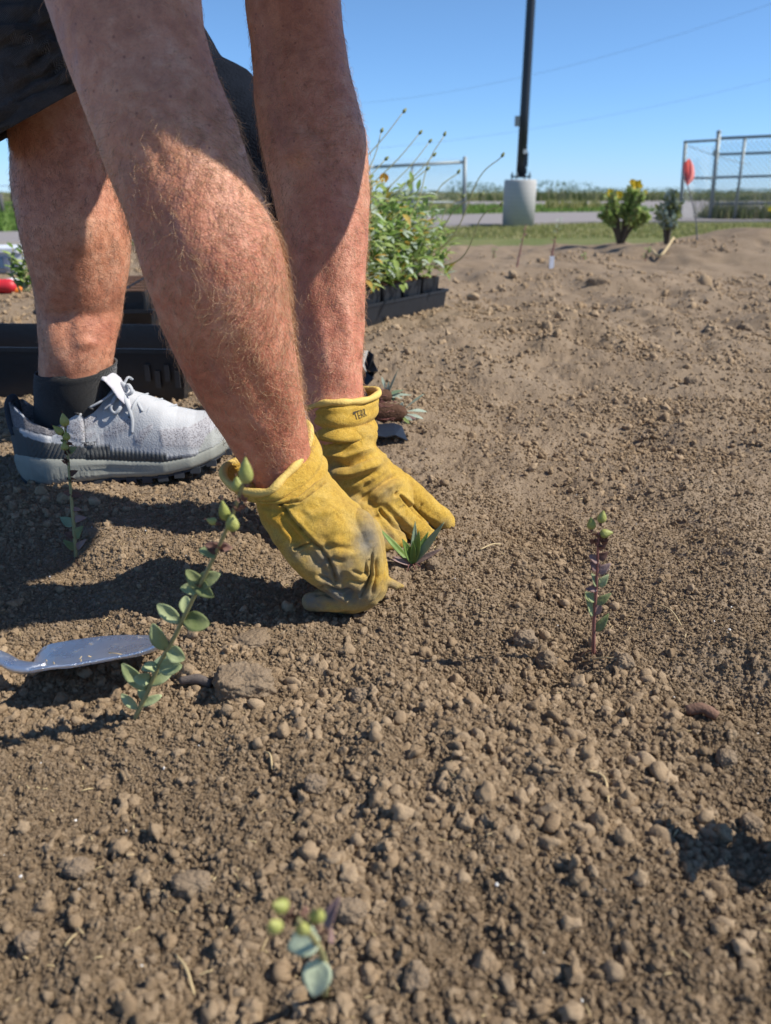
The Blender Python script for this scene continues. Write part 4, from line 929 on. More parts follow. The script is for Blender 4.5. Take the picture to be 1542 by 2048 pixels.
def text(name, s, P0, ux, uy, size, mat, parent, ext=.0002, shear=0.0):
    cu = bpy.data.curves.new(name, 'FONT'); cu.body = s; cu.size = size; cu.extrude = ext; cu.shear = shear; cu.resolution_u = 3
    o = bpy.data.objects.new(name+'_tmp', cu); COL.objects.link(o); me = evalmods(o); bpy.data.objects.remove(o)
    v = getv(me); ux = np.array(ux, float); ux /= np.linalg.norm(ux); uy = np.array(uy, float); uy -= ux*(uy@ux); uy /= np.linalg.norm(uy); nz = np.cross(ux, uy)
    setv(me, np.array(P0)+v[:, :1]*ux+v[:, 1:2]*uy+v[:, 2:3]*nz); me.materials.append(mat); me.name = name; return link(name, me, parent)
M['ink'] = simple('dark_ink', (.05, .035, .015), .8)
a_, b_ = P(719, 838, .8335), P(752, 826, .861); up_ = P(717, 822, .8335)-a_
tx_ = text('lettering', 'TERR', a_, b_-a_, up_, .0105, M['ink'], GF, .0)
sw_ = tx_.modifiers.new('wrap', 'SHRINKWRAP'); sw_.target = co; sw_.wrap_method = 'NEAREST_SURFACEPOINT'; sw_.wrap_mode = 'ABOVE_SURFACE'; sw_.offset = .0006

# ---- sock and trainer
def knit():
    t = NT('black_knit'); c = t.coord(); wv = t.n('ShaderNodeTexWave'); wv.inputs['Scale'].default_value = 260; wv.bands_direction = 'X'; wv.inputs['Distortion'].default_value = 1.5; t.l(c, wv.inputs[0])
    n = t.noise(900, 3, .7, c); col = t.mix(n, (.006, .006, .007), (.05, .048, .045)); nb = t.bump(wv.outputs['Fac'], .0008); nb = t.bump(n, .0008, 1, nb)
    t.b.inputs['Sheen Weight'].default_value = .3; return t.fin(col, .95, nb, spec=.1)
M['knit'] = knit()
sk = ringset([((76, 743), (229, 726), 1.077), ((75, 752), (228, 736), 1.08), ((73, 790), (226, 778), 1.095), ((70, 840), (226, 825), 1.135), ((74, 880), (222, 870), 1.155), ((84, 925), (212, 915), 1.165)], .98, 48, deps=[.84, .82, .66, .46, .38, .34])
v, f = loft(sk, False); v = np.array(v); o = mk('sock', v, f, M['knit'], PERSON); s_ = o.modifiers.new('t', 'SOLIDIFY'); s_.thickness = .0025; s_.offset = 1
ZS = 1.10
heel = G(26, 978); toe_ = G(470, 958)
SX = (toe_-heel); SX.z = 0; LEN = SX.length; SX.normalize(); SY = Vector((-SX.y, SX.x, 0)); SO = Vector((heel.x, heel.y, heel.z-.004)) + SY*.045
kpx = 444.0/LEN     # photo pixels per metre along the shoe
def sh(x, y, z): return SO + SX*x + SY*y + Vector((0, 0, z))
def SXZ(px, py): return (px-26)/kpx, (978-py)/kpx*.985
def prof(pts): 
    q = sorted(SXZ(*p) for p in pts); return lambda x: np.interp(x, [a for a, b in q], [b for a, b in q])
bot = prof([(22, 955), (30, 968), (50, 976), (95, 982), (150, 974), (220, 968), (300, 964), (350, 956), (400, 944), (440, 930), (466, 915), (474, 905)])
mid = prof([(22, 925), (30, 908), (60, 904), (110, 908), (180, 914), (260, 920), (330, 920), (390, 912), (430, 900), (460, 888), (474, 886)])
L_ = LEN; 
def halfw(x, which='sole'):
    t = np.clip(np.asarray(x, float)/L_, 0, 1); w = np.interp(t, [0, .03, .08, .16, .3, .42, .55, .68, .8, .9, .96, .985, 1.0], [.006, .018, .028, .033, .032, .030, .036, .044, .044, .035, .022, .012, .003]); return w
def rub(name, a, b, bump_=0.0, sc=300, rough=.75):
    return simple(name, a, rough, .15, 60, bump_, sc, 0, .3)
M['mid'] = rub('midsole_foam', (.29, .295, .255), 0, .0004); M['out'] = rub('outsole_rubber', (.045, .052, .062), 0)
def midsole():
    xs = np.concatenate([np.linspace(-.001, .02, 10), np.linspace(.022, L_-.02, 90), np.linspace(L_-.018, L_+.001, 10)]); rings = []
    th = np.linspace(0, 2*math.pi, 96, endpoint=False)
    for x in xs:
        w = halfw(x)+.004; zb, zt = bot(x), mid(x); c = (zb+zt)/2; h = (zt-zb)/2
        cy = np.sign(np.cos(th))*np.abs(np.cos(th))**.30*w; cz = np.sign(np.sin(th))*np.abs(np.sin(th))**.38
        u = (cz+1)/2; t = x/L_
        # long swoosh groove and raked ribs carved into the side wall
        g = -.0028*np.exp(-((u-(.62-.25*t))/.045)**2) - .002*np.exp(-((u-(.40+.25*t))/.035)**2)*(t > .2)
        rib = (.0016*np.sin((x+.6*u*(zt-zb))*2*math.pi/.0062)*((t > .06) & (t < .36))*np.exp(-((u-.36)/.16)**2) + .0008*np.sin((x-.4*u*(zt-zb))*2*math.pi/.006)*((t > .50) & (t < .95))*np.exp(-((u-.78)/.10)**2))
        k = 1+(g+rib)/max(w, .01)*(np.abs(np.cos(th)) > .25)
        bulge = .003*np.sin(np.clip(u, 0, 1)*math.pi)
        rings.append([tuple(sh(x-(.004*(u_-.5) if t < .1 else 0), y_*k_+math.copysign(b_, y_), c+z_*h)) for y_, z_, k_, b_, u_ in zip(cy, cz, k, bulge, u)])
    v, f = loft(rings); return mk('midsole', v, f, M['mid'], PERSON)
SHOE_PARTS = []
ms = midsole()
def upper():
    """closed forefoot arch + open heel wall as one vamp-to-heel shell"""
    top = prof([(24, 800), (45, 806), (75, 838), (113, 856), (140, 838), (169, 800), (200, 800), (240, 786), (292, 806), (330, 822), (357, 838), (395, 848), (421, 849), (445, 857), (458, 873), (470, 893)])
    rows = []; NU = 200; NV = 56
    xs = np.concatenate([np.linspace(.0, .012, 8), np.linspace(.014, L_-.012, NU-16), np.linspace(L_-.010, L_-.001, 8)])
    v = np.zeros((len(xs), NV, 3)); loc = np.zeros((len(xs), NV, 3))
    for i, x in enumerate(xs):
        w = float(halfw(x)); zb = float(mid(x))-.004; zt = float(top(x)); h = max(zt-zb, .003); open_ = x < SXZ(172, 0)[0]
        for j in range(NV):
            t = j/(NV-1)
            if open_:
                # near wall, back rim to far wall: two sides leaning in
                if t < .5: u = t*2; side = -1
                else: u = (1-t)*2; side = 1
                lean = .10*u+.20*u*u*(1 if x > .05 else .4) ; y = side*w*(1+.10*math.sin(u*math.pi))*(1-lean*.55); z = zb+h*u
            else:
                a = math.pi*t; e1 = .62; y = -w*np.sign(math.cos(a))*abs(math.cos(a))**e1*(1+.04); z = zb+h*abs(math.sin(a))**.74
                nar = 1-.22*((z-zb)/h)*np.interp(x/L_, [.45, .75, 1], [1, .4, 0]); y *= nar
            loc[i, j] = (x, y, z); v[i, j] = sh(x, y, z)
    n0, n1 = len(xs), NV; f = []
    ic = sum(1 for x in xs if x < SXZ(172, 0)[0])
    for i in range(n0-1):
        for j in range(n1-1):
            if i < ic and j == n1//2-1: continue
            a = i*n1+j; f.append((a, a+1, a+n1+1, a+n1))
    me = meshdata('upper', v.reshape(-1, 3), f); l = loc.reshape(-1, 3); px = l[:, 0]*kpx+26; py = 978-l[:, 2]*kpx/.985
    mesh = np.zeros(len(px)); dark = np.zeros(len(px)); toe = np.zeros(len(px))
    for poly in ([(150, 840), (200, 832), (200, 848), (160, 866), (145, 858)], [(195, 882), (240, 845), (275, 836), (270, 858), (225, 878)], [(270, 880), (308, 850), (312, 858), (285, 890)], [(325, 862), (385, 862), (430, 848), (446, 862), (400, 900), (330, 896)], [(120, 868), (200, 865), (180, 880)]): mesh = np.maximum(mesh, inpoly(px, py, poly))
    for poly in ([(15, 960), (15, 780), (44, 790), (52, 858), (78, 884), (112, 912), (60, 935)], [(52, 864), (100, 880), (150, 888), (230, 898), (330, 912), (400, 930), (60, 940)]): dark = np.maximum(dark, inpoly(px, py, poly))
    col_ = ((py > np.interp(px, [24, 75, 113, 140, 169, 200], [800, 838, 856, 838, 800, 790])-2) & (py < np.interp(px, [24, 40, 75, 113, 140, 169, 200], [860, 850, 862, 872, 853, 812, 800])) & (px < 180))
    for poly in ([(395, 912), (415, 880), (430, 868), (445, 872), (480, 890), (480, 925), (400, 930)],): toe = np.maximum(toe, inpoly(px, py, poly))
    setattr_f(me, 'mesh', mesh); setattr_f(me, 'dark', np.maximum(dark, 0)); setattr_f(me, 'collar', col_.astype(float)); setattr_f(me, 'toe', toe)
    nn = getn(me); vv = getv(me); rib = (dark*(py > 868))*.0007*np.sin((px+py*.6)*2*math.pi/8.5)*(px > 70)
    dd = .0003*fbm(vv[:, 0]*50, vv[:, 1]*50, vv[:, 2]*50, 4, 3) - .0008*mesh + .0006*toe + rib + col_*.0022
    setv(me, vv+nn*np.asarray(dd)[:, None])
    t = NT('shoe_mesh'); c = t.coord(); vo = t.vor(520, vec=c); n = t.noise(50, 3, .6, c)
    base = t.mix(n, (.42, .43, .44), (.54, .55, .56)); ms_ = t.mix(t.ramp(vo, [(.25, 0.), (.5, 1.)]), (.19, .175, .185), (.46, .45, .46)); col = t.mix(t.attr('mesh'), base, ms_)
    col = t.mix(t.attr('dark'), col, (.105, .108, .105)); col = t.mix(t.attr('toe'), col, (.42, .43, .40)); col = t.mix(t.attr('collar'), col, t.mix(t.ramp(vo, [(.3, 0.), (.5, 1.)]), (.10, .095, .10), (.22, .21, .215)))
    nb = t.bump(vo, .0003); me.materials.append(t.fin(col, .8, nb, spec=.25))
    o = link('trainer', me, PERSON); s = o.modifiers.new('t', 'SOLIDIFY'); s.thickness = .003; s.offset = -1
    o['label'] = 'grey trainer with dark heel and grey foam sole'; return o
UP = upper(); 
for q in (ms,): q.parent = UP; q.location = (0, 0, 0)
M['lace'] = simple('grey_lace', (.44, .46, .48), .85, .12, 300, .0004, 900, 0, .2); M['tongue'] = simple('tongue_fabric', (.52, .51, .54), .85, .1, 200, .0005, 700, 0, .2)
M['eyelet'] = simple('eyelet_dark', (.03, .03, .032), .6)
def SP(px, py, y): x, z = SXZ(px, py); return sh(x, y, z)
# tongue
tg = []
for px, py, wd in ((300, 822, .018), (265, 800, .024), (248, 776, .029), (240, 757, .030), (228, 744, .026), (214, 742, .016)):
    q = SP(px, py, -.006); d = Vector((.6, 0, .8)); row = []
    for a in np.linspace(0, 2*math.pi, 20, endpoint=False): row.append(tuple(q + SY*(wd*math.cos(a)) + SX*(-.006*math.sin(a)) + Vector((0, 0, .003*math.sin(a))) - Vector((0, 0, .010*(math.cos(a)**2)))))
    tg.append(row)
v, f = loft([*tg]); mk('tongue', v, f, M['tongue'], UP)
m = MB(); 
for k in range(14):
    t = k/13; a, b = SP(206+6*math.sin(t*2), 748+t*48, -.021-.004*t), SP(212+6*math.sin(t*2), 752+t*48, -.0215-.004*t); m.add(*tube([a, b], .0008, 4, True, 1))
tag(m.build('stitching', M['eyelet'], UP), kind='stuff')
def lace(pts, r=.0023, flat=.55): p = [SP(*q) for q in pts]; v, f = tube(p, r, 8, True, 5, flat); return mk('lace', v, f, M['lace'], UP)
lace([(190, 813, -.030), (215, 800, -.030), (243, 783, -.018), (252, 778, -.004), (262, 786, .010)], .0030)
lace([(218, 818, -.031), (240, 800, -.028), (256, 780, -.006)], .0026)
lace([(252, 780, -.010), (240, 796, -.026), (232, 815, -.032), (240, 825, -.033), (252, 812, -.030), (255, 785, -.012)], .0026)
lace([(254, 780, -.010), (268, 772, -.016), (275, 785, -.022), (262, 792, -.020), (252, 783, -.012)], .0026)
lace([(254, 782, -.010), (262, 800, -.028), (270, 825, -.033), (272, 845, -.034), (270, 868, -.036)], .0023)
lace([(254, 780, -.008), (265, 762, -.002), (272, 768, .004)], .0024)
lace([(248, 778, -.008), (256, 772, -.012), (262, 784, -.014), (250, 788, -.012), (246, 780, -.008)], .0034, 1)
for k, (x, y) in enumerate(((280, 800), (308, 812), (336, 826), (362, 838))):
    lace([(x-12, y+30-3*k, -.031), (x-4, y+12-2*k, -.026), (x+4, y+1, -.010), (x+18, y+3, .012)], .0024)
    lace([(x+14, y+24-2*k, -.030), (x+4, y+8, -.020), (x-2, y, 0), (x-12, y-6, .014)], .0022)
    m = MB(); m.add(*tube([SP(x-14, y+33-3*k, -.0315), SP(x-8, y+36-3*k, -.0325)], .0022, 6, True, 1)); m.build('eyelet', M['eyelet'], UP)
for x, y in ((162, 821), (190, 812)):
    m = MB(); m.add(*tube([SP(x, y, -.0335), SP(x+9, y+3, -.0335)], .0016, 6, True, 1)); m.build('eyelet', M['eyelet'], UP)
# heel loop and outsole lugs
v, f = tube([SP(34, 868, -.018), SP(28, 845, -.013), SP(26, 815, -.009), SP(30, 799, -.004), SP(38, 800, .004), SP(40, 830, .008)], .0048, 10, True, 5, .45); mk('heel_loop', v, f, M['out'], UP)
for k in range(13):
    px = 60+k*33; x, _ = SXZ(px, 0); zb = float(bot(x))
    for s_ in (-1, 1):
        c = sh(x, s_*(float(halfw(x))-.004), zb-.006); v, f = box((c.x, c.y, c.z), .013, .016, .0085, math.atan2(SX.y, SX.x)); mk('lug', v, f, M['out'], UP, False)
rings = [[tuple(sh(x, y*(float(halfw(x))+.002), float(bot(x))+z)) for y, z in ((-1, -.001), (1, -.001), (1, .005), (-1, .005))] for x in np.linspace(.002, L_, 40)]
v, f = loft(rings); mk('outsole', v, f, M['out'], UP, False)
M['print'] = simple('shoe_print', (.02, .02, .025), .6)
xa, za = SXZ(137, 890); w_ = float(halfw(xa)); text('lettering', 'CABATIC:LT', sh(xa, -w_-.0030, za), SX, Vector((0, 0, 1)), .0068, M['print'], UP, .0008, .3)
# second trainer, mostly hidden behind the far glove
fb = aB; m = MB()
rg = []
for t, wd, h in ((0, .018, .05), (.03, .032, .06), (.12, .036, .07), (.2, .042, .045), (.26, .038, .032), (.29, .02, .02)):
    c = W3(aB[0]+.0, 1.40-t, .003); rg.append([(c[0]+wd*math.cos(a), c[1], c[2]+(h*.5)*(1+math.sin(a))) for a in np.linspace(0, 2*math.pi, 24, endpoint=False)])
v, f = loft(rg); o = mk('trainer', v, f, bpy.data.materials['shoe_mesh'], PERSON); o['label'] = 'second grey trainer hidden behind the gloves'
v, f = loft([axring(aB+W3(0, 0, -.03), (0, 0, 1), .044), axring(aB+W3(0, .0, .05), (0, 0, 1), .042)], False); mk('sock', v, f, M['knit'], PERSON)
# ================================================================== PLANTS AND TOOLS
LM = {'pale': leafmat('pale_leaf', (.50, .58, .34), (.66, .72, .50), .6, .3), 'glauc': leafmat('glaucous_leaf', (.30, .35, .15), (.50, .55, .29), .6, .25), 'olive': leafmat('olive_leaf', (.17, .21, .07), (.33, .36, .16), .6, .3), 'purple': leafmat('purple_leaf', (.24, .13, .12), (.40, .28, .24), .6, .25),
      'brown': leafmat('dry_leaf', (.10, .05, .035), (.22, .12, .09), .8, .1), 'capsule': leafmat('seed_capsule', (.30, .33, .07), (.46, .46, .15), .45, .15, 120), 'stem': simple('stem_green', (.30, .28, .12), .6, .2, 80), 'stemred': simple('stem_red', (.26, .11, .09), .6, .25, 90),
      'fresh': leafmat('fresh_leaf', (.16, .27, .05), (.30, .42, .13), .45, .35), 'lime': leafmat('lime_leaf', (.30, .42, .09), (.52, .60, .26), .5, .45), 'yellowing': leafmat('yellowing_leaf', (.45, .38, .07), (.55, .34, .08), .6, .35), 'silver': leafmat('silver_leaf', (.30, .38, .28), (.46, .52, .42), .6, .25),
      'teal': leafmat('blue_green_leaf', (.18, .26, .15), (.31, .39, .25), .5, .2), 'petal': leafmat('yellow_petal', (.75, .52, .02), (.85, .68, .06), .5, .4), 'orange': leafmat('orange_petal', (.80, .28, .02), (.85, .45, .05), .5, .4)}
def leaf_mesh(L, Wd, shape='ovate', cup=.25, bend=.35, nu=9, nv=6, twist=0.0, thick=.0):
    """leaf along +X, face +Z, base at the origin"""
    v = []
    for i in range(nu+1):
        t = i/nu
        w = {'ovate': math.sin(math.pi*min(1, t**.72))**.75*(1-.15*t) if 0 < t < 1 else .06, 'spoon': (.22+1.0*math.exp(-((t-.70)/.24)**2))*(1 if t < .97 else .35)*.85, 'obov': (math.sin(math.pi*min(.985, t**1.15)))**.55 if t > 0 else .1, 'lance': (math.sin(math.pi*t**.85)**.9+.10*(1-t)), 'round': math.sin(math.pi*min(.999, .06+.94*t**.62))**.55}[shape]*Wd/2
        w = max(w, Wd*.03)
        ang = bend*t*t; x = L*t*(1-.15*abs(bend)*t); z = -L*.5*ang
        for j in range(nv+1):
            s = j/nv*2-1; y = w*s; zz = z + cup*w*abs(s)**1.5 + .02*Wd*math.sin(9*t+3*s); tw = twist*t
            v.append((x, y*math.cos(tw)-zz*0, zz+y*math.sin(tw)))
    n = nv+1; f = [(i*n+j, i*n+j+1, (i+1)*n+j+1, (i+1)*n+j) for i in range(nu) for j in range(nv)]
    return v, f
_lc = {}
def put(name, me_or_vf, mat, base, d, up, parent, scale=1.0):
    """place a small shape built along +X at base, pointing d, facing up"""
    X = Vector(d).normalized(); U = Vector(up); Z = (U - X*U.dot(X)); Z = Z.normalized() if Z.length > 1e-6 else X.orthogonal().normalized(); Y = Z.cross(X)
    v, f = me_or_vf; A = np.array([X, Y, Z]); w_ = np.asarray(v, float)@A*scale + np.array(base)
    o = mk(name, w_, f, mat, parent)
    return o
def leaf(parent, base, d, up, L, Wd, mat, shape='ovate', cup=.25, bend=.3, twist=0.0, name='leaf', label=None):
    o = put(name, leaf_mesh(L, Wd, shape, cup, bend, twist=twist), LM[mat] if isinstance(mat, str) else mat, base, d, up, parent)
    s = o.modifiers.new('thick', 'SOLIDIFY'); s.thickness = .00035
    if label: o['label'] = label
    return o
def capsule_mesh(L, r):
    rings = []
    for t, k in ((0, .35), (.06, .68), (.18, .92), (.34, 1.0), (.52, .84), (.68, .58), (.82, .34), (.92, .16), (1.0, .04)):
        rings.append([(L*t, r*k*(1+.10*math.cos(2*a))*math.cos(a), r*k*(1+.10*math.cos(2*a))*math.sin(a)) for a in np.linspace(0, 2*math.pi, 14, endpoint=False)])
    return loft(rings)
VIEW = Vector((0, -1, .25))
def capsule(parent, pos, d, L=.010, r=.0038, mat='capsule'):
    o = put('seed_capsule', capsule_mesh(L*1.12, r*.9), LM[mat], pos, d, VIEW, parent); D = Vector(d).normalized()
    m = MB(); m.add(*tube([Vector(pos)+D*L*1.06, Vector(pos)+D*(L*1.28)], [.0005, .0002], 5, True, 1)); m.add(*tube([Vector(pos)-D*.003, Vector(pos)+D*.0006], [.0007, .0016], 6, True, 1)); m.build('tip', LM['brown'], o)
    return o
def calyx(parent, pos, seed, n=6, r=.004):
    rr = np.random.default_rng(seed); m = MB()
    for i in range(n):
        d = Vector(rr.normal(0, 1, 3)).normalized(); d.z = abs(d.z)*.6
        v, f = leaf_mesh(r*rr.uniform(.7, 1.4), r*.7, 'ovate', .4, .5, 4, 2); X = d.normalized(); Z = X.orthogonal(); A = np.array([X, Z.cross(X), Z]); m.add(np.asarray(v)@A+np.array(pos), f)
    return m.build('dry_calyx', LM['brown'], parent)
def stalk(parent, pts, rads, mat='stem', name='stem', n=8): v, f = tube(pts, rads, n, True, 6); return mk(name, v, f, LM[mat] if isinstance(mat, str) else mat, parent)
def along(pts, t):
    q = cr([np.array(p) for p in pts], 12); i = min(int(t*(len(q)-1)), len(q)-2); return Vector(q[i]), Vector(q[i+1]-q[i]).normalized()
def pxrot(px_dir, tow=0.0):
    """picture direction (right, up) turned into a world direction, tow = lean towards the camera"""
    return Vector((px_dir[0], -tow, px_dir[1]))
def penstemon(loc_px, stem_px, leaves, caps, calyxes, label, group='seedlings gone to seed in the soil', rad=.0016, smat='stem'):
    g = G(*loc_px); T = empty('seedling', g, label, 'plant', group); rr_ = random.Random(int(loc_px[0]))
    pts = [P(*q) for q in stem_px]; pts[0] = Vector((g.x, g.y, gz(g.x, g.y)-.006)) if stem_px[0] is not None else pts[0]
    stalk(T, pts, [rad*k for k in np.linspace(1.15, .6, len(pts))], smat)
    for (x, y, z, dx, dy, tow, L, Wd, mat, shp, *rest) in leaves:
        up = rest[0] if rest else (0, -1, .6)
        leaf(T, P(x, y, z), pxrot((dx, dy), tow), up, L*.95, Wd*.86, mat, shp, .42, .5, rr_.uniform(-.5, .5))
    for (x, y, z, dx, dy, L, r) in caps: capsule(T, P(x, y, z), pxrot((dx, dy), .1), L, r)
    for i, (x, y, z, r) in enumerate(calyxes): calyx(T, P(x, y, z), i*7+int(x), 7, r)
    rr = np.random.default_rng(int(loc_px[0])); m = MB()
    for i in range(7):
        a = rr.uniform(0, 6.28); m.add(*tube([(g.x, g.y, g.z+.004), (g.x+.006*math.cos(a), g.y+.006*math.sin(a), g.z+.001), (g.x+.013*math.cos(a+.4), g.y+.013*math.sin(a+.4), g.z-.003)], [.0006, .0004, .0002], 4, True, 2))
    m.build('root', LM['brown'], T); return T
# P1: large grey-green seedling leaning to the camera, in front of the trowel
g1 = G(262, 1446); z1 = proj(np.array(g1))[2]
def zz(t): return z1 + (.470-z1)*t
penstemon((262, 1446), [(262, 1446, zz(0)), (290, 1395, zz(.08)), (318, 1330, zz(.2)), (348, 1275, zz(.32)), (382, 1205, zz(.46)), (425, 1120, zz(.62)), (452, 1060, zz(.76)), (474, 1005, zz(.88)), (490, 960, zz(1))],
 [(275, 1418, zz(.05), -.5, .75, .2, .018, .0085, 'glauc', 'obov'), (280, 1412, zz(.05), .7, .45, .1, .020, .0075, 'glauc', 'obov'), (283, 1400, zz(.07), .1, .9, -.3, .014, .008, 'glauc', 'obov'),
  (294, 1380, zz(.10), -.45, .85, .3, .030, .0125, 'glauc', 'obov'), (296, 1370, zz(.12), .75, .55, .1, .024, .011, 'glauc', 'obov'), (300, 1360, zz(.13), -.2, .3, .4, .016, .012, 'glauc', 'obov'), (306, 1350, zz(.15), .6, .9, -.3, .022, .012, 'teal', 'ovate'),
  (318, 1335, zz(.2), .75, .35, .5, .022, .014, 'glauc', 'obov'), (315, 1330, zz(.2), -.35, .2, .6, .014, .010, 'glauc', 'obov'), (334, 1300, zz(.26), .5, -.1, .3, .016, .014, 'glauc', 'obov'), (330, 1300, zz(.26), -.15, .9, .4, .026, .014, 'glauc', 'obov'),
  (360, 1245, zz(.37), -.55, .75, .3, .022, .012, 'glauc', 'obov'), (366, 1238, zz(.38), .95, .05, .45, .021, .016, 'olive', 'obov'), (372, 1230, zz(.4), -.1, .6, -.4, .015, .010, 'glauc', 'obov'),
  (398, 1172, zz(.52), .5, -.1, .5, .015, .012, 'olive', 'round'), (398, 1168, zz(.52), -.3, .6, .3, .015, .012, 'olive', 'round'), (404, 1165, zz(.53), .75, .55, .3, .016, .013, 'olive', 'round'), (394, 1178, zz(.5), -.8, .2, .3, .012, .010, 'glauc', 'round'),
  (432, 1105, zz(.64), -.8, .25, .3, .012, .010, 'glauc', 'round'), (436, 1100, zz(.65), -.6, .5, .3, .010, .009, 'brown', 'round'), (440, 1095, zz(.66), .8, .1, .3, .009, .008, 'brown', 'ovate')],
 [(466, 1062, zz(.80), .0, 1, .0115, .0043), (452, 1040, zz(.80), -.1, 1, .0125, .0036), (478, 982, zz(.92), -.1, 1, .0088, .0040), (492, 966, zz(1), .05, 1, .0150, .0044), (433, 1045, zz(.78), -.8, .3, .006, .0025)],
 [(440, 1098, zz(.67), .006), (470, 1058, zz(.8), .004), (478, 1020, zz(.88), .0045), (484, 1000, zz(.92), .004), (492, 972, zz(.96), .003), (398, 1172, zz(.53), .004)],
 'grey green seedling leaning towards the trowel, with pointed pods against the near cuff', rad=.0016)
# P2: dark seedling standing in shadow before the trainer
g2 = G(152, 1120); z2 = proj(np.array(g2))[2]; z2t = z2-.035
def z2f(y): return z2+(z2t-z2)*(1120-y)/280
penstemon((152, 1120), [(152, 1120, z2), (148, 1060, z2f(1060)), (143, 1000, z2f(1000)), (138, 940, z2f(940)), (133, 880, z2f(880)), (129, 845, z2f(845))],
 [(x, y, z2f(y), dx, dy, .2, L, w_, m_, s_) for x, y, dx, dy, L, w_, m_, s_ in
  ((152, 1098, -.7, .7, .018, .010, 'olive', 'ovate'), (153, 1098, .7, .8, .018, .009, 'purple', 'ovate'), (151, 1075, .5, .8, .018, .014, 'olive', 'ovate'), (150, 1072, -.7, .3, .013, .010, 'brown', 'ovate'), (148, 1050, -.75, .6, .018, .013, 'teal', 'ovate'),
   (149, 1040, .8, .3, .015, .009, 'purple', 'ovate'), (146, 1018, .9, .05, .010, .006, 'purple', 'ovate'), (144, 988, .8, .0, .012, .009, 'brown', 'round'), (143, 986, -.7, .2, .009, .008, 'brown', 'round'), (140, 950, .7, .5, .011, .008, 'brown', 'ovate'), (138, 905, .6, .5, .012, .010, 'olive', 'ovate'), (135, 885, -.5, .3, .008, .006, 'olive', 'round'))],
 [(131, 852, z2f(850), -.05, 1, .013, .0050), (126, 868, z2f(866), -.7, .75, .012, .0042), (134, 880, z2f(880), .0, 1, .009, .0042), (131, 900, z2f(900), .0, 1, .009, .0045)],
 [(137, 925, z2f(925), .007), (135, 905, z2f(905), .006), (139, 960, z2f(960), .006), (131, 872, z2f(872), .006), (133, 890, z2f(890), .006)],
 'upright brown podded seedling in shadow in front of the trainer', rad=.0019, smat='stem')
# P3: red-stemmed seedling at the right
g3 = G(1188, 1308); z3 = proj(np.array(g3))[2]
def z3f(y): return z3-.074*(1308-y)/280
penstemon((1188, 1308), [(1188, 1308, z3), (1188, 1240, z3f(1240)), (1192, 1180, z3f(1180)), (1195, 1120, z3f(1120)), (1197, 1065, z3f(1065))],
 [(x, y, z3f(y), dx, dy, .25, L, w_, m_, s_) for x, y, dx, dy, L, w_, m_, s_ in
  ((1190, 1262, .45, .9, .021, .0095, 'olive', 'ovate'), (1188, 1232, -.35, .9, .024, .0095, 'glauc', 'ovate'), (1192, 1230, .15, .95, .016, .007, 'purple', 'ovate'), (1190, 1202, -.75, .85, .0135, .009, 'glauc', 'ovate'), (1192, 1208, .7, .75, .0165, .0085, 'olive', 'ovate'),
   (1194, 1178, -.8, .15, .011, .007, 'purple', 'ovate'), (1195, 1172, -.4, .9, .014, .008, 'glauc', 'ovate'), (1196, 1172, .5, .85, .014, .009, 'glauc', 'ovate'), (1194, 1140, -.45, .85, .012, .010, 'purple', 'ovate'), (1196, 1146, .6, .7, .014, .009, 'purple', 'ovate'), (1195, 1122, -.7, .6, .010, .008, 'purple', 'round'), (1197, 1118, .6, .7, .010, .009, 'brown', 'ovate'))],
 [(1183, 1058, z3f(1058), -.15, 1, .0095, .0036), (1202, 1045, z3f(1045), .05, 1, .0098, .0037), (1200, 1068, z3f(1066), .9, .15, .0092, .0037)],
 [(1190, 1085, z3f(1085), .005), (1203, 1085, z3f(1085), .005), (1196, 1095, z3f(1095), .006), (1208, 1078, z3f(1078), .004), (1192, 1072, z3f(1072), .004)],
 'small red stemmed seedling with three yellow pods standing alone at the right', rad=.0015, smat='stemred')
# P4: foreground seedling seen from above, out of focus
g4 = G(648, 1985); T4 = empty('seedling', g4, 'blurred foreground seedling seen from above with four lime pods', 'plant', 'seedlings gone to seed in the soil')
top4 = P(598, 1840, .285)
stalk(T4, [g4+Vector((0, 0, -.004)), g4.lerp(top4, .35)+Vector((.004, 0, 0)), g4.lerp(top4, .7)+Vector((.004, 0, 0)), top4], [.0016, .0015, .0013, .001], 'stem')
for x, y, z, d, up, L, w_, m_ in ((640, 1915, .335, (-.1, -.25, -.55), (0, -.9, .8), .018, .013, 'pale'), (640, 1870, .315, (-.85, -.1, -.35), (0, -.8, 1), .015, .012, 'pale'), (655, 1860, .315, (.2, .5, .6), (-1, -.8, .3), .013, .007, 'purple'), (655, 1880, .32, (.1, .6, -.2), (1, -.6, .3), .014, .008, 'purple'), (632, 1890, .325, (-.6, .2, -.3), (0, -.6, 1), .012, .009, 'pale')):
    leaf(T4, P(x, y, z), d, up, L, w_, m_, 'ovate', .3, .3)
for x, y, z, dx, dy in ((572, 1815, .285, -.5, .6), (556, 1858, .285, -.35, .9), (608, 1862, .288, -.1, .9), (634, 1838, .288, .1, 1)): capsule(T4, P(x, y, z), pxrot((dx, dy), .4), .0068, .0030)
for i, (x, y) in enumerate(((590, 1840), (610, 1828), (625, 1850), (640, 1868), (580, 1835))): calyx(T4, P(x, y, .29), 50+i, 6, .0035)
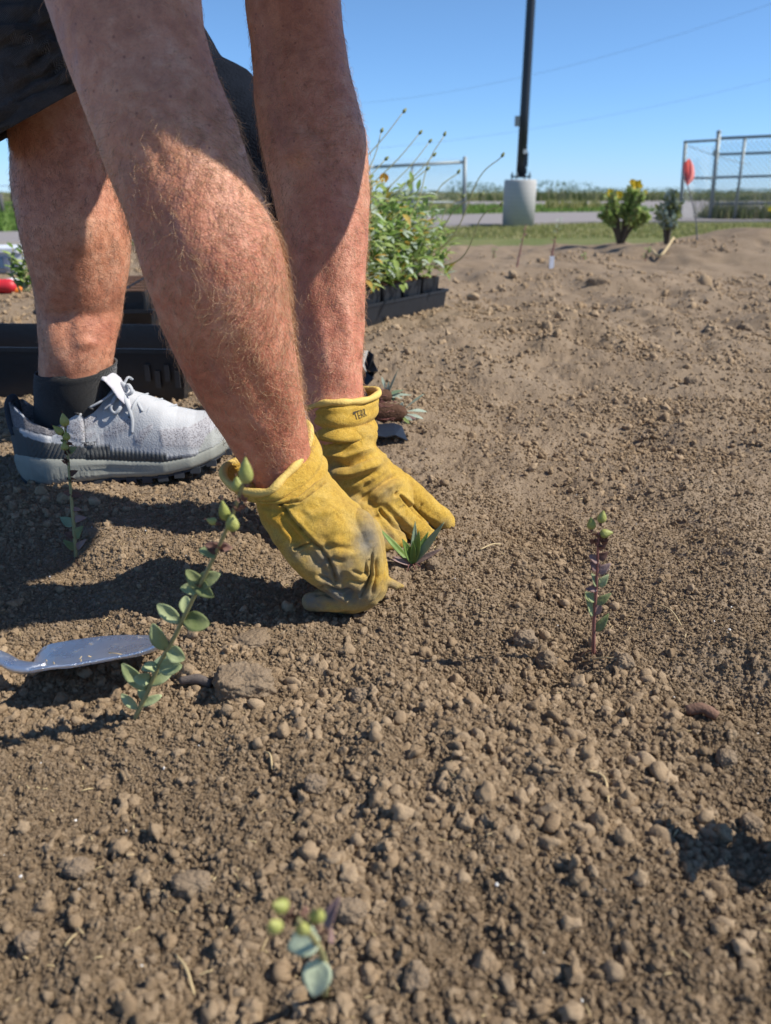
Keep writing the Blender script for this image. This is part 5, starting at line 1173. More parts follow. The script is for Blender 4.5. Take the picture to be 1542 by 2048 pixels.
# P5: unseen seedling added past the right edge to shade the lower right soil
g5 = G(1745, 1760); T5 = empty('seedling', g5, 'added unseen seedling past the right edge, casting shade on the lower right soil', 'plant')
t5 = g5+Vector((.01, 0, .125)); stalk(T5, [g5, g5.lerp(t5, .5)+Vector((.004, 0, 0)), t5], [.002, .0018, .0014], 'stem')
rr = np.random.default_rng(5)
for i in range(16):
    t = .25+.75*i/16; a = i*2.4; leaf(T5, g5.lerp(t5, t), (math.cos(a), math.sin(a), .5), (0, 0, 1), .030, .020, 'glauc', 'ovate')
# young plant just firmed in, between the gloves
def rosette(T, c, ls):
    for d, L, w_, m_, sh_, bend in ls: leaf(T, c, d, (-d[0]*.8, -1.1, .9), L, w_, m_, sh_, .35, bend)
gs = G(826, 1134); TS = empty('plug_plant', gs, 'freshly planted plug with narrow green leaves between the far glove fingers and the fist', 'plant'); c = gs+Vector((0, 0, .003))
rosette(TS, c, [(d_, L_ * 1.18, w_ * 1.1, m_, s_, b_) for d_, L_, w_, m_, s_, b_ in [((.62, -.1, .95), .0505, .0075, 'teal', 'lance', -.1), ((.14, -.15, 1), .034, .0085, 'fresh', 'lance', .0), ((.40, .2, .85), .032, .0065, 'fresh', 'lance', .0), ((.05, .3, 1), .038, .006, 'teal', 'lance', .0), ((-.28, -.25, .85), .030, .0085, 'fresh', 'lance', .1),
                ((-.78, .2, .70), .046, .0062, 'fresh', 'lance', -.3), ((-.70, -.3, .32), .022, .0060, 'purple', 'ovate', .0), ((.78, -.1, .52), .030, .0055, 'purple', 'lance', .0), ((-.9, -.1, .45), .020, .005, 'purple', 'lance', .1), ((-.02, -.3, .9), .026, .006, 'fresh', 'lance', .2)]])
m = MB()
for a in np.linspace(0, 6.28, 9): m.add(*tube([c, c+Vector((.006*math.cos(a), .006*math.sin(a), .002)), c+Vector((.013*math.cos(a+.3), .013*math.sin(a+.3), -.003))], [.0007, .0005, .0003], 5, True, 2))
m.build('root', LM['stemred'], TS)

# loose bare plugs lying behind the far glove
def plug(loc, dirv, L, r, label, ls):
    g = G(*loc); T = empty('plug_plant', g, label, 'plant', 'uprooted plugs waiting behind the gloves'); d = Vector(dirv).normalized(); b = Vector((g.x, g.y, gz(g.x, g.y)+r*.7))
    v, f = tube([b-d*L, b-d*L*.5, b], [r*.6, r, r*.85], 18, True, 6, roundcap=True); v = np.array(v); n = fbm(v[:, 0]*140, v[:, 1]*140, v[:, 2]*140, 4, 3); ce = v.mean(0); k = v-ce; v = ce+k*(1+.10*n)[:, None]
    mk('root_ball', v, f, M['peat'], T); rr = np.random.default_rng(int(loc[0])); m = MB()
    for i in range(46):
        a = rr.uniform(0, 6.28); t0 = rr.uniform(0, .8); s = d.orthogonal().normalized(); q = Quaternion(d, a)
        pts = [b-d*L*(t0+.12*j)+(q @ s)*r*(1.02+.05*j)*(1 if j < 3 else .8)+Vector(rr.normal(0, .0012, 3)) for j in range(4)]; m.add(*tube(pts, .0004, 4, True, 2))
    tag(m.build('roots', LM['stemred'], T), kind='stuff')
    for dd, LL, w_, m_, sh_, bend in ls: leaf(T, b+d*.002, dd, (-dd[0]*.4, -.7, 1), LL, w_, m_, sh_, .3, bend)
M['peat'] = simple('peat_plug', (.10, .055, .035), .95, .4, 120, .002, 300, 0, .1)
plug((795, 845), (1, -.15, .05), .060, .017, 'uprooted plug with long pale leaves fanning out to the right', [((.75, .1, .62), .052, .0050, 'silver', 'spoon', .10), ((.95, .1, .28), .050, .0075, 'silver', 'spoon', .65), ((.95, -.2, .02), .042, .0060, 'silver', 'spoon', .55), ((.6, -.5, -.15), .028, .0060, 'silver', 'spoon', .2), ((.5, -.7, -.3), .030, .0055, 'lime', 'spoon', .1), ((.9, -.3, -.2), .030, .0050, 'purple', 'spoon', .1), ((.2, .1, .6), .020, .006, 'silver', 'spoon', .1)])
plug((772, 808), (1, .2, .1), .045, .014, 'second uprooted plug with short green leaves above the cuff rim', [((.8, .1, .28), .030, .008, 'teal', 'lance', .1), ((-.25, .1, .9), .034, .0055, 'silver', 'spoon', .1), ((.1, .1, .9), .026, .006, 'silver', 'lance', .1), ((.75, -.1, -.1), .028, .007, 'silver', 'lance', .1), ((.35, .0, .85), .050, .0045, 'silver', 'lance', .0), ((-.9, 0, .1), .030, .005, 'silver', 'lance', .0), ((.5, .1, -.3), .032, .010, 'fresh', 'lance', .1), ((.85, .1, .05), .045, .006, 'silver', 'lance', .2)])
# black plastic bits by the gloves
M['plastic'] = simple('black_plastic', (.012, .014, .018), .42, .3, 30, .0006, 60, 0, .5)
def shard(name, pts_px, label, cat, th=.0015, zoff=0.0):
    v = [P(*q) for q in pts_px]; n = len(v); ce = sum(v, Vector())/n; T = [Vector(q) for q in v]; nrm = (T[1]-T[0]).cross(T[2]-T[0]).normalized()
    mid_ = ce + nrm*.006; vs = [tuple(q) for q in T]+[tuple(mid_)]; fs = [(i, (i+1) % n, n) for i in range(n)]
    o = mk(name, vs, fs, M['plastic'], None, False); s = o.modifiers.new('t', 'SOLIDIFY'); s.thickness = th; return tag(o, label, cat)
z_ = proj(np.array(G(735, 790)))[2]
shard('plastic_scrap', [(700, 700, z_-.02), (737, 702, z_), (748, 709, z_-.02), (746, 722, z_), (757, 742, z_-.05), (748, 748, z_), (747, 758, z_-.03), (730, 776, z_-.02), (700, 790, z_)], 'crumpled black plastic scrap peeping out behind the far wrist', 'plastic scrap')
z_ = proj(np.array(G(790, 880)))[2]
def tray_corner():
    a = [(742, 852, z_+.02), (788, 848, z_+.02), (804, 854, z_+.01), (812, 880, z_-.02)]; b = [(742, 872, z_-.03), (770, 876, z_-.035), (790, 872, z_-.03), (814, 883, z_-.025)]
    t = [P(x, y-4, z+.004) for x, y, z in a]
    vs = [tuple(P(*q)) for q in a]+[tuple(P(*q)) for q in b]; fs = [(i, i+1, i+5, i+4) for i in range(3)]
    o = mk('tray_piece', vs, fs, M['plastic'], None, False); s = o.modifiers.new('t', 'SOLIDIFY'); s.thickness = .002
    tag(o, 'black plastic tray corner half buried beside the far cuff', 'tray'); T = o
tray_corner()

M['wood'] = simple('weathered_stick', (.13, .105, .09), .9, .35, 150, .0008, 500); M['wood2'] = simple('brown_stick', (.20, .11, .07), .9, .35, 150, .0008, 500); M['straw'] = simple('dry_straw', (.50, .38, .20), .8, .25, 200); M['perlite'] = simple('perlite', (.72, .70, .66), .9, .1, 200, .001, 400)
# ---- trowel
M['steel'] = None
t = NT('polished_steel'); c = t.coord(); n = t.noise(30, 4, .6, c); wv = t.noise(500, 2, .6, t.coord((1, 12, 12)))
col = t.mix(n, (.66, .68, .72), (.80, .82, .85)); nb = t.bump(wv, .00025); d = t.ramp(t.noise(75, 5, .7, c), [(.60, 0.), (.68, 1.)]); col = t.mix(d, col, (.20, .15, .10))
t.l(t.ramp(t.math('SUBTRACT', 1.0, d), [(0, 0.), (1, .95)]), t.b.inputs['Metallic']); M['steel'] = t.fin(col, t.ramp(n, [(.3, .22), (.7, .38)]), nb)
def trowel():
    gA = G(160, 1350); zc = proj(np.array(gA))[2]-.055
    T = empty('trowel', gA, 'shiny steel hand trowel lying at the left edge behind the leaning seedling', 'trowel')
    # blade: far (upper) edge and near (lower) edge outlines with a dished middle
    up_ = [(62, 1338), (72, 1312), (90, 1292), (120, 1284), (180, 1275), (235, 1270), (290, 1270), (322, 1272), (326, 1276)]
    lo_ = [(60, 1340), (80, 1336), (110, 1332), (140, 1330), (180, 1323), (230, 1314), (280, 1305), (315, 1290), (327, 1279)]
    rings = []; U = cr([np.array(q, float) for q in up_], 5); Lw = cr([np.array(q, float) for q in lo_], 5); m_ = 14
    for a, b in zip(U, Lw):
        A, B = P(a[0], a[1], zc+.062), P(b[0], b[1], zc-.012)
        row = []
        for j in range(m_+1):
            t = j/m_; q = A.lerp(B, t); wd = (A-B).length; q.z -= .07*wd*math.sin(t*math.pi)**.9; row.append(tuple(q))
        rings.append(row)
    v, f = loft(rings, False, False); o = mk('blade', v, f, M['steel'], T); s = o.modifiers.new('t', 'SOLIDIFY'); s.thickness = .0022; s.offset = -1; s2 = o.modifiers.new('b', 'BEVEL'); s2.width = .0006; s2.segments = 2; s2.limit_method = 'ANGLE'
    sh_ = [P(92, 1330, zc+.022), P(62, 1336, zc+.022), P(32, 1332, zc+.025), P(5, 1318, zc+.03), P(-40, 1302, zc+.035), P(-110, 1292, zc+.04)]
    v, f = tube(sh_, [.0035, .0058, .0062, .0062, .0064, .007], 14, True, 6, .75); mk('neck', v, f, M['steel'], T)
    v, f = tube([P(-100, 1294, zc+.04), P(-200, 1290, zc+.05), P(-330, 1292, zc+.06)], [.012, .014, .013], 16, True, 6, roundcap=True); mk('handle', v, f, M['plastic'], T)
    # lower rolled edge
    v, f = tube([P(b[0], b[1]+1, zc-.012) for b in Lw[::4]], .0016, 8, True, 3); mk('rim', v, f, M['steel'], T)
    rr = np.random.default_rng(3); m = MB()
    for i in range(8):
        k = int(rr.uniform(8, 36)); a, b = Lw[k], U[k]; t = rr.uniform(.02, .3); q = P(b[0]*t+a[0]*(1-t), a[1]*(1-t)+b[1]*t, zc-.012+.087*t); q.z += .0012-.16*.09*math.sin(t*math.pi)*0
        d = Vector(rr.normal(0, 1, 3))*.002; d.z *= .2; m.add(*tube([q-d, q+d], .0004, 4, True, 1))
    tag(m.build('straw_bits', M['straw'], T), kind='stuff')
trowel()

# ---- notable clods, sticks and bits on the soil
def clod(px, py, rpx, seed, label, sq=(1, 1, 1), rot=0.0, sink=.25):
    import bmesh
    g = G(px, py); r = rpx*.88*proj(np.array(g))[2]/FPX; z = gz(g.x, g.y)+r*sq[2]*(1-sink-.42)
    bm = bmesh.new(); bmesh.ops.create_icosphere(bm, subdivisions=5, radius=1.0); me = bpy.data.meshes.new('soil_clod'); bm.to_mesh(me); bm.free(); v = getv(me)
    v = np.sign(v)*np.abs(v)**.80; n = .20*fbm(v[:, 0]*1.2+seed, v[:, 1]*1.2, v[:, 2]*1.2, seed, 3) + +.10*domes(v[:, 0]*1.0+v[:, 2]*.6, v[:, 1]+v[:, 2]*.5, .24, seed) + .07*domes(v[:, 0]*1.0-v[:, 2]*.7, v[:, 1]+v[:, 2]*.6, .11, seed+3) + .05*fbm(v[:, 0]*8+seed, v[:, 1]*8, v[:, 2]*8, seed, 3, .6)
    v = v*(1+n)[:, None]*np.array(sq)*r; c_, s_ = math.cos(rot), math.sin(rot); v = np.stack([v[:, 0]*c_-v[:, 1]*s_, v[:, 0]*s_+v[:, 1]*c_, v[:, 2]], -1)
    setv(me, v+np.array((g.x, g.y, z))); me.polygons.foreach_set('use_smooth', np.ones(len(me.polygons), bool)); me.materials.append(M['soil'])
    return tag(link('soil_clod', me), label, 'clod', 'larger clods on the bed')
for a in [(487, 1372, 58, 1, 'largest flat topped clod right of the little grey stick', (1.05, .85, .62), .3), (505, 1285, 44, 2, 'low broad clod just below the fist, above the largest clod', (1.1, .8, .35), .5), (1050, 1290, 26, 3, 'rounded clod left of the red stemmed seedling'),
          (183, 1075, 16, 4, 'round clod beside the foot of the shaded seedling'), (865, 1137, 15, 5, 'pale clod just right of the freshly planted plug'), (722, 1400, 20, 6, 'round clod in the middle of the bed below the fist'), (632, 1585, 24, 7, 'dark round clod in the centre foreground'),
          (830, 1975, 28, 8, 'blurred dark clod right of the foreground seedling'), (700, 1835, 30, 9, 'angular clod up and right of the foreground seedling', (1.2, .8, .8)), (390, 1790, 30, 10, 'broad clod left of the foreground pods', (1.4, .8, .7)), (1450, 1530, 20, 11, 'domed clod near the right edge above the shade'),
          (1090, 1335, 22, 12, 'clod in the dip left of the red stemmed seedling foot'), (1010, 1392, 18, 13, 'small clod at the end of the dark groove'), (1500, 1660, 22, 14, 'clod beside the shade at the lower right edge'), (1250, 1340, 17, 15, 'clod right of the red stemmed seedling foot'), (160, 1745, 22, 16, 'crumbly clod with a dark hollow at lower left', (1.3, 1, .7)),
          (1195, 570, 16, 17, 'dark slab like clod far up the bed', (1.5, .5, .7)), (1490, 655, 15, 18, 'dark clod far up the bed near the right edge'), (1380, 770, 12, 19, 'small clod half way up the bed at the right'), (60, 1900, 24, 20, 'round blurred clod in the bottom left corner')]: clod(*a)
def stick(pts, r, mat, label, cat='stick', grp=None, name='stick'):
    q = []
    for x, y, h in pts: g = G(x, y); q.append(Vector((g.x, g.y, gz(g.x, g.y)+h)))
    v, f = tube(q, r, 8, True, 4); v = np.array(v); v += .12*(r if np.isscalar(r) else r[0])*fbm(v[:, 0]*300, v[:, 1]*300, v[:, 2]*300, 3, 2)[:, None]; return tag(mk(name, v, f, mat), label, cat, grp)
stick([(362, 1380, .006), (395, 1377, .007), (424, 1376, .006)], [.0030, .0038, .0036], M['wood'], 'short charred grey stick left of the largest clod')
stick([(1372, 1432, .006), (1400, 1436, .007), (1432, 1447, .005)], [.0040, .0042, .0038], M['wood2'], 'reddish brown stub of wood at the right of the bed')
stick([(1303, 508, .03), (1320, 520, .03), (1345, 496, .05)], .007, M['straw'], 'pale broken stick at the foot of the grey bush')
stick([(1170, 1563, .004), (1205, 1582, .006), (1217, 1628, .003)], .0008, M['straw'], 'long curved dry root in the right foreground', 'straw', name='straw')
for i, (a, b, lab) in enumerate((((1312, 1213), (1362, 1255), 'straw stem lying right of the red stemmed seedling'), ((638, 1398), (642, 1428), 'upright bit of straw in the middle of the bed'), ((532, 1517), (545, 1545), 'curled straw in the left centre of the bed'), ((1165, 1333), (1238, 1332), 'flat straw at the foot of the red stemmed seedling'), ((355, 1930), (390, 2000), 'straw stem in the lower left foreground'), ((960, 1110), (1000, 1098), 'thin straw right of the far glove fingertips'))):
    stick([(*a, .003), ((a[0]+b[0])/2+3, (a[1]+b[1])/2-3, .005), (*b, .003)], .0007, M['straw'], lab, 'straw', 'loose straws', 'straw')
# scattered fine litter: straw chips and perlite grains nobody could count
rr = np.random.default_rng(77); m = MB()
for i in range(420):
    px, py = rr.uniform(-40, 1580), rr.uniform(640, 2060)**1.0; d = math.atan((py-CY)/FPX)+PITCH; y = CAMH/math.tan(d); zc = y*cp+CAMH*sp; x = (px-CX)/FPX*zc; z = gz(x, y); a = rr.uniform(0, 6.28); L = rr.uniform(.002, .008); u = Vector((math.cos(a), math.sin(a), rr.uniform(-.2, .3)))
    q = Vector((x, y, z+.0015)); m.add(*tube([q-u*L*.5, q+Vector((0, 0, .0006)), q+u*L*.5], rr.uniform(.00025, .0006), 4, True, 2))
tag(m.build('straw_litter', M['straw']), kind='stuff')
m = MB()
for i in range(110):
    px, py = rr.uniform(-40, 1580), rr.uniform(640, 2060); d = math.atan((py-CY)/FPX)+PITCH; y = CAMH/math.tan(d); zc = y*cp+CAMH*sp; x = (px-CX)/FPX*zc; z = gz(x, y); v, f = ball((x, y, z+.0008), rr.uniform(.0005, .0012), 7, 5, rr.uniform(.6, 1.3, 3)); m.add(v+rr.normal(0, .00015, v.shape), f)
tag(m.build('perlite_grains', M['perlite']), kind='stuff')

# ---- black trays
def wall_quad(m, a, b, h, th, lean=0.0):
    pass
def open_tray(name, corners, h, label, cat='tray', mat=None, top_out=.006, th=.0025, ribs=0):
    """corners: four ground points in order; walls with thickness, rolled rim, floor"""
    mat = mat or M['plastic']; c = sum(corners, Vector())/4; T = empty(name, c, label, cat)
    def ring(k, z, dz=0): return [((p-c)*k+c+Vector((0, 0, z))) for p in corners]
    z0 = min(p.z for p in corners)-.004
    def rg(off, z):
        out = []
        for p in corners: d = (p-c); d.z = 0; out.append(Vector((p.x, p.y, 0))+d.normalized()*off*1.414+Vector((0, 0, z)))
        return out
    rings = [rg(-.004, z0), rg(top_out, z0+h), rg(top_out+.006, z0+h), rg(top_out+.006, z0+h-.008), rg(top_out+.0045, z0+h-.008), rg(top_out+.0045, z0+h-.0025), rg(top_out-th, z0+h-.0025), rg(-.004-th, z0+th)]
    v, f = loft([[tuple(q) for q in r] for r in rings]); mk('tray_wall', v, f, mat, T, False); return T, rg, z0
# long empty tray behind the trainer
A, B = G(-240, 792), G(372, 797); D_ = Vector((B.x-A.x, B.y-A.y, 0)).normalized(); Nn = Vector((-D_.y, D_.x, 0)); Tt, rg, z0 = open_tray('tray', [A, B, B+Nn*.27, A+Nn*.27], .098, 'long empty black nursery tray behind the trainer')
for k in range(5):
    t = .80+.05*k
m = MB()
for k in range(4):
    q = B+Vector((.001, 0, 0))-D_*(.012+.018*k)+Vector((0, -.0045, .02+.012*(k % 2))); m.add(*box((q.x, q.y, q.z), .009, .003, .030, math.atan2(D_.y, D_.x)))
m.build('tray_slots', M['eyelet'], Tt, False)
def potted_tray(corners, h, label, cells, group=None):
    T, rg, z0 = open_tray('tray', corners, h, label); a, b, c_, d = rg(-.012, z0); nx, ny = cells
    for i in range(nx):
        for j in range(ny):
            u, w_ = (i+.5)/nx, (j+.5)/ny; p = a*(1-u)*(1-w_)+b*u*(1-w_)+c_*u*w_+d*(1-u)*w_; sx = (b-a).length/nx*.92; sy = (d-a).length/ny*.92; ang = math.atan2((b-a).y, (b-a).x)
            v, f = box((p.x, p.y, z0+.008), sx, sy, h+.030, ang, .004, .82); mk('cell', v, f, M['plastic'], T, False)
            v, f = box((p.x, p.y, z0+h+.0385), sx*.86, sy*.86, .002, ang, .004); mk('compost', v, f, M['peat'], T, False)
    return T, rg, z0
FA, FB = G(735, 650), G(889, 618); dd = (FB-FA); FA = FB-dd*2.1; nn_ = Vector((-dd.y, dd.x, 0)).normalized()
TF, rgF, zF = potted_tray([FA, FB, FB+nn_*.24, FA+nn_*.24], .062, 'black nursery tray packed with flowering plugs behind the far wrist', (8, 4))
m = MB(); q = P(803, 590, proj(np.array(FB))[2]-.02); m.add(*tube([q+Vector((0, 0, -.03)), q+Vector((0, 0, .025))], .014, 4, True, 1, .15)); o = m.build('plant_label', simple('white_label', (.75, .75, .74), .4), None, False); tag(o, 'white plastic plant label stuck in front of the flower tray cells', 'label')
# flowering plants, one per cell group
def leafy(T, name, c, rad, n, size, seed, mats, wts):
    r = np.random.default_rng(seed)
    for k, (mt, wt) in enumerate(zip(mats, wts)):
        nn2 = int(n*wt); m = MB()
        base = leaf_mesh(size, size*.34, 'lance', .3, .5, 4, 2)
        bv = np.asarray(base[0]); bf = base[1]; V_, F_ = [], []
        for i in range(nn2):
            th_, rr_ = r.uniform(0, 6.28), r.uniform(0, 1)**.5; p = np.array((rad[0]*rr_*math.cos(th_), rad[1]*rr_*math.sin(th_), rad[2]*(1-rr_**2*.55)*r.uniform(.02, 1))) + np.array(c)
            d = Vector((math.cos(th_)*.7+r.normal(0, .5), math.sin(th_)*.7+r.normal(0, .5), r.normal(.35, .5))).normalized(); Z = (Vector((0, -.2, 1))-d*d.z); Z = Z.normalized() if Z.length > .01 else d.orthogonal(); A_ = np.array([d, Z.cross(d), Z]); V_.append(bv@A_*r.uniform(.6, 1.25)+p); F_ += [tuple(x+i*len(bv) for x in a) for a in bf]
        if nn2: tag(mk(name, np.concatenate(V_), F_, LM[mt], T), kind='stuff')
def bud(T, p, d, s=1.0):
    v, f = tube([p, p+d*.006*s, p+d*.016*s], [.003*s, .0055*s, .002*s], 8, True, 3); return mk('bud', v, f, LM['olive'], T)
zt = proj(np.array((FA+FB)*.5))[2]
k = 0; a, b, c_, d = rgF(-.02, zF+.09)
budspecs = {0: [], 1: [(806, 225, .0), (770, 320, .05)], 2: [(762, 265, .0)], 3: [(838, 268, 0), (852, 340, 0)], 4: [(888, 272, 0)], 5: [(858, 285, .05), (866, 312, 0)], 6: [(1003, 314, -.1)], 7: [(915, 347, 0), (961, 392, -.1)], 8: [(1000, 412, -.15)], 9: [(925, 396, 0)]}
for i in range(5):
    for j in range(2):
        u = .30+.70*(i+.45)/5; w_ = (j+.5)/2; p = a*(1-u)*(1-w_)+b*u*(1-w_)+c_*u*w_+d*(1-u)*w_
        lab = {1: 'tall flowering plug with one orange flower nearest the far arm', 6: 'flowering plug whose long stem leans right over the soil', 8: 'rightmost flowering plug with a low leaning bud'}.get(k, 'bushy flowering plug with nodding buds standing in the black tray')
        T = empty('flower_plug', (p.x, p.y, p.z), lab, 'plant', 'flowering plugs in the tray')
        sd_ = 500+k; n = 430
        leafy(T, 'foliage', (p.x, p.y, p.z+.012), (.105, .095, .262), n, .040, sd_, ('lime', 'fresh', 'silver', 'yellowing'), (.46, .26, .2, .08))
        m = MB(); r = np.random.default_rng(sd_)
        for q in range(7): e = Vector((p.x+r.normal(0, .045), p.y+r.normal(0, .04), p.z+r.uniform(.12, .20))); m.add(*tube([p, p.lerp(e, .5)+Vector((r.normal(0, .01), 0, .02)), e], [.002, .0015, .001], 5, True, 4))
        m.build('stems', LM['stem'], T)
        for (bx, by, dz) in budspecs.get(k, []):
            zc = proj(np.array(p))[2]+dz; e = P(bx, by, zc); mid1 = p.lerp(e, .45)+Vector((-.03 if bx < 870 else .03, 0, .02 if bx < 900 else -.03)); v, f = tube([p+Vector((0, 0, .03)), mid1, p.lerp(e, .8)+Vector((0, 0, .012)), e], [.0022, .0018, .0014, .0012], 6, True, 6); mk('flower_stem', v, f, LM['stem'], T); bud(T, e, (e-mid1).normalized(), .85)
        if k == 1:
            e = P(768, 356, proj(np.array(p))[2]); F = MB()
            for q in range(10):
                a_ = q*math.pi/5; v, f = leaf_mesh(.013, .008, 'spoon', .2, .2, 4, 2); X = Vector((math.cos(a_), -.25, math.sin(a_)*.7+.2)).normalized(); Z = Vector((0, -1, .3)); Z = (Z-X*Z.dot(X)).normalized(); F.add(np.asarray(v)@np.array([X, Z.cross(X), Z])+np.array(e), f)
            F.build('flower', LM['orange'], T); v, f = tube([p+Vector((0, 0, .1)), e], .0018, 6, True, 3); mk('flower_stem', v, f, LM['stem'], T)
        k += 1
# left: second potted tray with one leggy plant, seen behind the bare leg
LA, LB = G(84, 668), G(30, 632); L1 = Vector((LA.x, LA.y, LA.z)); ddv = (LB-LA); ddv.z = 0; L2 = LA+ddv*1.0; nv = Vector((ddv.y, -ddv.x, 0)).normalized()
pc = [LA, LA+Vector((.26, .02, 0)), LA+Vector((.22, .46, 0)), LA+Vector((-.055, .42, 0))]
TL, rgL, zL = potted_tray(pc, .060, 'black tray of pots standing behind the bare leg at the left', (4, 6))
p = P(54, 585, proj(np.array(LA))[2]+.12); g = G(66, 640); T = empty('leggy_plant', (p.x, p.y, zL+.09), 'leggy bright green plant in the tray left of the bare leg', 'plant')
m = MB(); r = np.random.default_rng(8); zc = proj(np.array(p))[2]
for x, y in ((26, 496), (44, 500), (52, 528), (64, 515), (36, 522), (30, 540), (58, 505)):
    e = P(x, y, zc); b0 = Vector((p.x+r.normal(0, .01), p.y, zL+.085)); mk_ = b0.lerp(e, .5)+Vector((r.normal(0, .01), 0, 0)); m.add(*tube([b0, mk_, e], [.0025, .002, .001], 6, True, 5))
    for t in np.linspace(.15, 1, 11):
        q = b0.lerp(mk_, t*2) if t < .5 else mk_.lerp(e, t*2-1); a_ = r.uniform(0, 6.28); leaf(T, q, (math.cos(a_), math.sin(a_)*.6, .6), (0, -.5, 1), .030, .009, 'fresh' if r.random() < .6 else 'lime', 'lance', .3, .4)
m.build('stems', LM['stem'], T)
# storage box, tool with red handle and orange end
def bin_():
    g = G(-30, 545); T = empty('storage_box', g, 'translucent plastic storage box with white lid at the left edge', 'box'); z = proj(np.array(g))[2]; s = z/FPX
    t = NT('milky_plastic'); t.b.inputs['Transmission Weight'].default_value = .35; t.fin(t.mix(t.noise(9, 3), (.50, .53, .58), (.66, .68, .72)), .35); mt = t.m
    v, f = box((g.x, g.y+.15, g.z-.01), 145*s, .30, 42*s, .05, .02, .93); mk('body', v, f, mt, T, False)
    v, f = box((g.x, g.y+.15, g.z+42*s-.01), 152*s, .33, 8*s, .05, .02); mk('lid', v, f, simple('white_plastic', (.74, .75, .76), .4), T, False)
    for i, (x, c) in enumerate(((-6, (.6, .08, .08)), (2, (.10, .22, .25)), (12, (.12, .20, .30)), (22, (.25, .28, .36)))):
        v, f = box((g.x+(x+24)*s, g.y+.02, g.z+.02), 9*s, .05, 22*s); o = mk('stored_item', v, f, simple('stored_%d' % i, c, .6), None, False); tag(o, ('red', 'dark teal', 'blue grey', 'slate')[i]+' bottle seen dimly inside the storage box', 'bottle')
bin_()
z_ = proj(np.array(G(20, 596)))[2]; T = empty('hand_tool', G(20, 596), 'red handled tool with an orange end lying on the soil at the left edge', 'tool')
v, f = tube([P(-60, 572, z_-.03), P(-10, 572, z_-.02), P(20, 573, z_-.01)], [.026, .024, .027], 16, True, 5, roundcap=True); mk('handle', v, f, simple('red_rubber', (.55, .02, .03), .5), T)
v, f = tube([P(16, 574, z_-.01), P(30, 577, z_), P(38, 578, z_+.01)], [.024, .020, .012], 14, True, 4, roundcap=True); mk('collar', v, f, simple('orange_plastic', (.80, .22, .03), .5), T)
v, f = tube([P(15, 565, z_+.05), P(35, 562, z_+.08), P(52, 563, z_+.10)], [.014, .012, .009], 12, True, 4, roundcap=True); mk('tip', v, f, simple('white_plastic', (.74, .75, .76), .4), T)

# ---- background plants on the bed
def bush(loc, wpx, hpx, mats, wts, n, label, seed, lsz=.05, stems='bark', flowers=()):
    g = G(*loc); z = proj(np.array(g))[2]; s = z/FPX; T = empty('bush', (g.x, g.y, g.z), label, 'bush'); H_ = hpx*s; Wd = wpx*s; r = np.random.default_rng(seed); m = MB(); tips = []
    for i in range(16):
        a_ = r.uniform(0, 6.28); sp_ = r.uniform(.1, 1)*Wd/2; e = Vector((g.x+sp_*math.cos(a_), g.y+sp_*math.sin(a_)*.8, g.z+H_*r.uniform(.55, 1.0)*(1-.25*(sp_/(Wd/2))**2))); md = Vector((g.x, g.y, g.z)).lerp(e, .45)+Vector((0, 0, H_*.08)); m.add(*tube([Vector((g.x, g.y, g.z-.03)), md, e], [.010, .007, .003], 5, True, 4)); tips.append((md, e))
    m.build('branches', M['bark'], T)
    for mt, wt in zip(mats, wts):
        bv, bf = leaf_mesh(lsz, lsz*.5, 'lance', .3, .4, 3, 2); bv = np.asarray(bv); V_, F_ = [], []
        for i in range(int(n*wt)):
            md, e = tips[r.integers(len(tips))]; t = r.uniform(0, 1.05)**.8; q = np.array(md.lerp(e, t))+r.normal(0, .045*s*17, 3)*.5*np.array((1, 1, .8)); d = Vector(r.normal(0, 1, 3)+np.array((0, 0, .5))).normalized(); Z = d.orthogonal().normalized(); V_.append(bv@np.array([d, Z.cross(d), Z])*r.uniform(.6, 1.2)+q); F_ += [tuple(x+len(bv)*i for x in a) for a in bf]
        tag(mk('foliage', np.concatenate(V_), F_, LM[mt], T), kind='stuff')
    for fx, fy, fr in flowers:
        e = P(fx, fy, z-.14); F = MB(); fr *= 1.35
        for q in range(6):
            a_ = q*math.pi/3; v, f = leaf_mesh(fr*s, fr*s*.9, 'round', .3, .2, 4, 2); X = Vector((math.cos(a_), -.3, math.sin(a_))).normalized(); Z = Vector((0, -1, .3)); Z = (Z-X*Z.dot(X)).normalized(); F.add(np.asarray(v)@np.array([X, Z.cross(X), Z])+np.array(e), f)
        F.build('flower', LM['petal'], T)
    return T
bush((1240, 488), 105, 112, ('fresh', 'olive', 'lime'), (.35, .3, .35), 1500, 'leafy bush with bright yellow flowers on the soil mound', 41, .042, flowers=((1273, 372, 10), (1238, 390, 7), (1221, 386, 7), (1226, 394, 5), (1264, 364, 5), (1290, 384, 4)))
bush((1333, 492), 62, 98, ('silver', 'olive'), (.6, .4), 500, 'sparse grey green bush right of the yellow flowering one', 42, .045)
bush((1552, 452), 60, 60, ('olive', 'fresh'), (.5, .5), 400, 'low weed with a yellow flower at the right edge below the fence', 43, .05, flowers=((1540, 419, 4),))
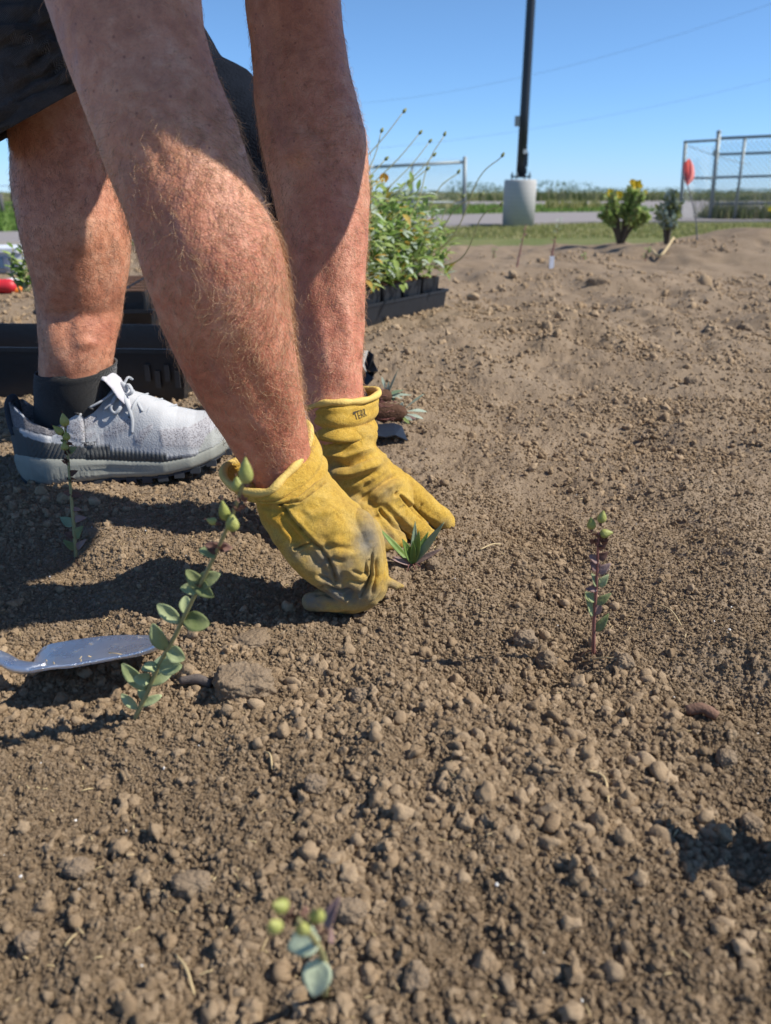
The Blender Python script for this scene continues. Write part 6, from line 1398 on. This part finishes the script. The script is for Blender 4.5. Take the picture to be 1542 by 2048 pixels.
for (x, y, h, lab, mt) in ((1032, 538, 82, 'small drying seedling left of the white tagged one, far up the bed', 'purple'), (1112, 470, 30, 'tiny pale sprout at the edge of the lawn', 'silver'), (985, 520, 20, 'tiny green sprout far up the bed', 'olive'), (1165, 525, 16, 'tiny green sprout before the flowering bush', 'fresh'), (1290, 520, 22, 'short green sprout in front of the grey bush', 'fresh')):
    g = G(x, y); s = proj(np.array(g))[2]/FPX; T = empty('sprout', (g.x, g.y, g.z), lab, 'plant'); r = np.random.default_rng(x); e = Vector((g.x+h*s*.18, g.y, g.z+h*s))
    stalk(T, [Vector((g.x, g.y, g.z-.01)), Vector((g.x, g.y, g.z)).lerp(e, .5), e], [.004, .003, .002], 'stemred')
    for t in np.linspace(.1, 1, 9): a_ = r.uniform(0, 6.28); leaf(T, Vector((g.x, g.y, g.z)).lerp(e, t), (math.cos(a_), math.sin(a_), .5), (0, -.5, 1), 9*s, 4*s, mt, 'ovate')
g = G(1098, 535); s = proj(np.array(g))[2]/FPX; T = empty('tagged_seedling', (g.x, g.y, g.z), 'dry seedling with a white tag standing far up the bed', 'plant'); e = Vector((g.x+.02, g.y, g.z+55*s))
stalk(T, [Vector((g.x, g.y, g.z-.01)), Vector((g.x, g.y, g.z)).lerp(e, .5), e], [.005, .004, .002], 'stemred')
for t in np.linspace(.3, 1, 8): a_ = t*17; leaf(T, Vector((g.x, g.y, g.z)).lerp(e, t), (math.cos(a_), math.sin(a_), .6), (0, -.5, 1), 10*s, 4*s, 'brown', 'ovate')
v, f = box((g.x+.005, g.y-.03, g.z-.01), 9*s, .004, 27*s, .1); o = mk('plant_tag', v, f, simple('white_label2', (.72, .74, .78), .5), None, False); tag(o, 'white plant tag standing in front of the dry seedling', 'tag')
# marking flag
g = G(1398, 488); z = proj(np.array(g))[2]; s = z/FPX; T = empty('marking_flag', (g.x, g.y, g.z), 'coral pink marking flag on a thin wire at the right', 'flag')
tp = P(1374, 366, z); v, f = tube([Vector((g.x, g.y, g.z-.05)), P(1390, 430, z), tp, P(1372, 345, z)], .0035, 6, True, 4); mk('wire', v, f, M['wire'], T)
t = NT('pink_flag'); t.fin(t.mix(t.noise(20, 3), (.90, .36, .31), (.97, .46, .40)), .6); tr = t.n('ShaderNodeBsdfTranslucent'); tr.inputs[0].default_value = (1.0, .45, .38, 1); mx = t.n('ShaderNodeMixShader'); mx.inputs[0].default_value = .5; t.l(t.b.outputs[0], mx.inputs[1]); t.l(tr.outputs[0], mx.inputs[2]); t.l(mx.outputs[0], t.out.inputs[0])
outl = [((1367, 328), (1378, 316)), ((1366, 338), (1384, 324)), ((1368, 350), (1388, 336)), ((1370, 358), (1389, 350)), ((1368, 362), (1387, 359)), ((1373, 367), (1381, 366)), ((1374, 371), (1377, 370))]
rows = []
for i, (a, b) in enumerate(outl):
    rows.append([tuple(P(a[0]+(b[0]-a[0])*t_, a[1]+(b[1]-a[1])*t_, z+.035*math.sin(t_*5+i*.5)+.02*math.cos(t_*9+i))) for t_ in np.linspace(0, 1, 10)])
v, f = loft(rows, False, False); o = mk('flag_sheet', v, f, t.m, T); o.modifiers.new('s', 'SUBSURF').levels = 1; sm = o.modifiers.new('t', 'SOLIDIFY'); sm.thickness = .002
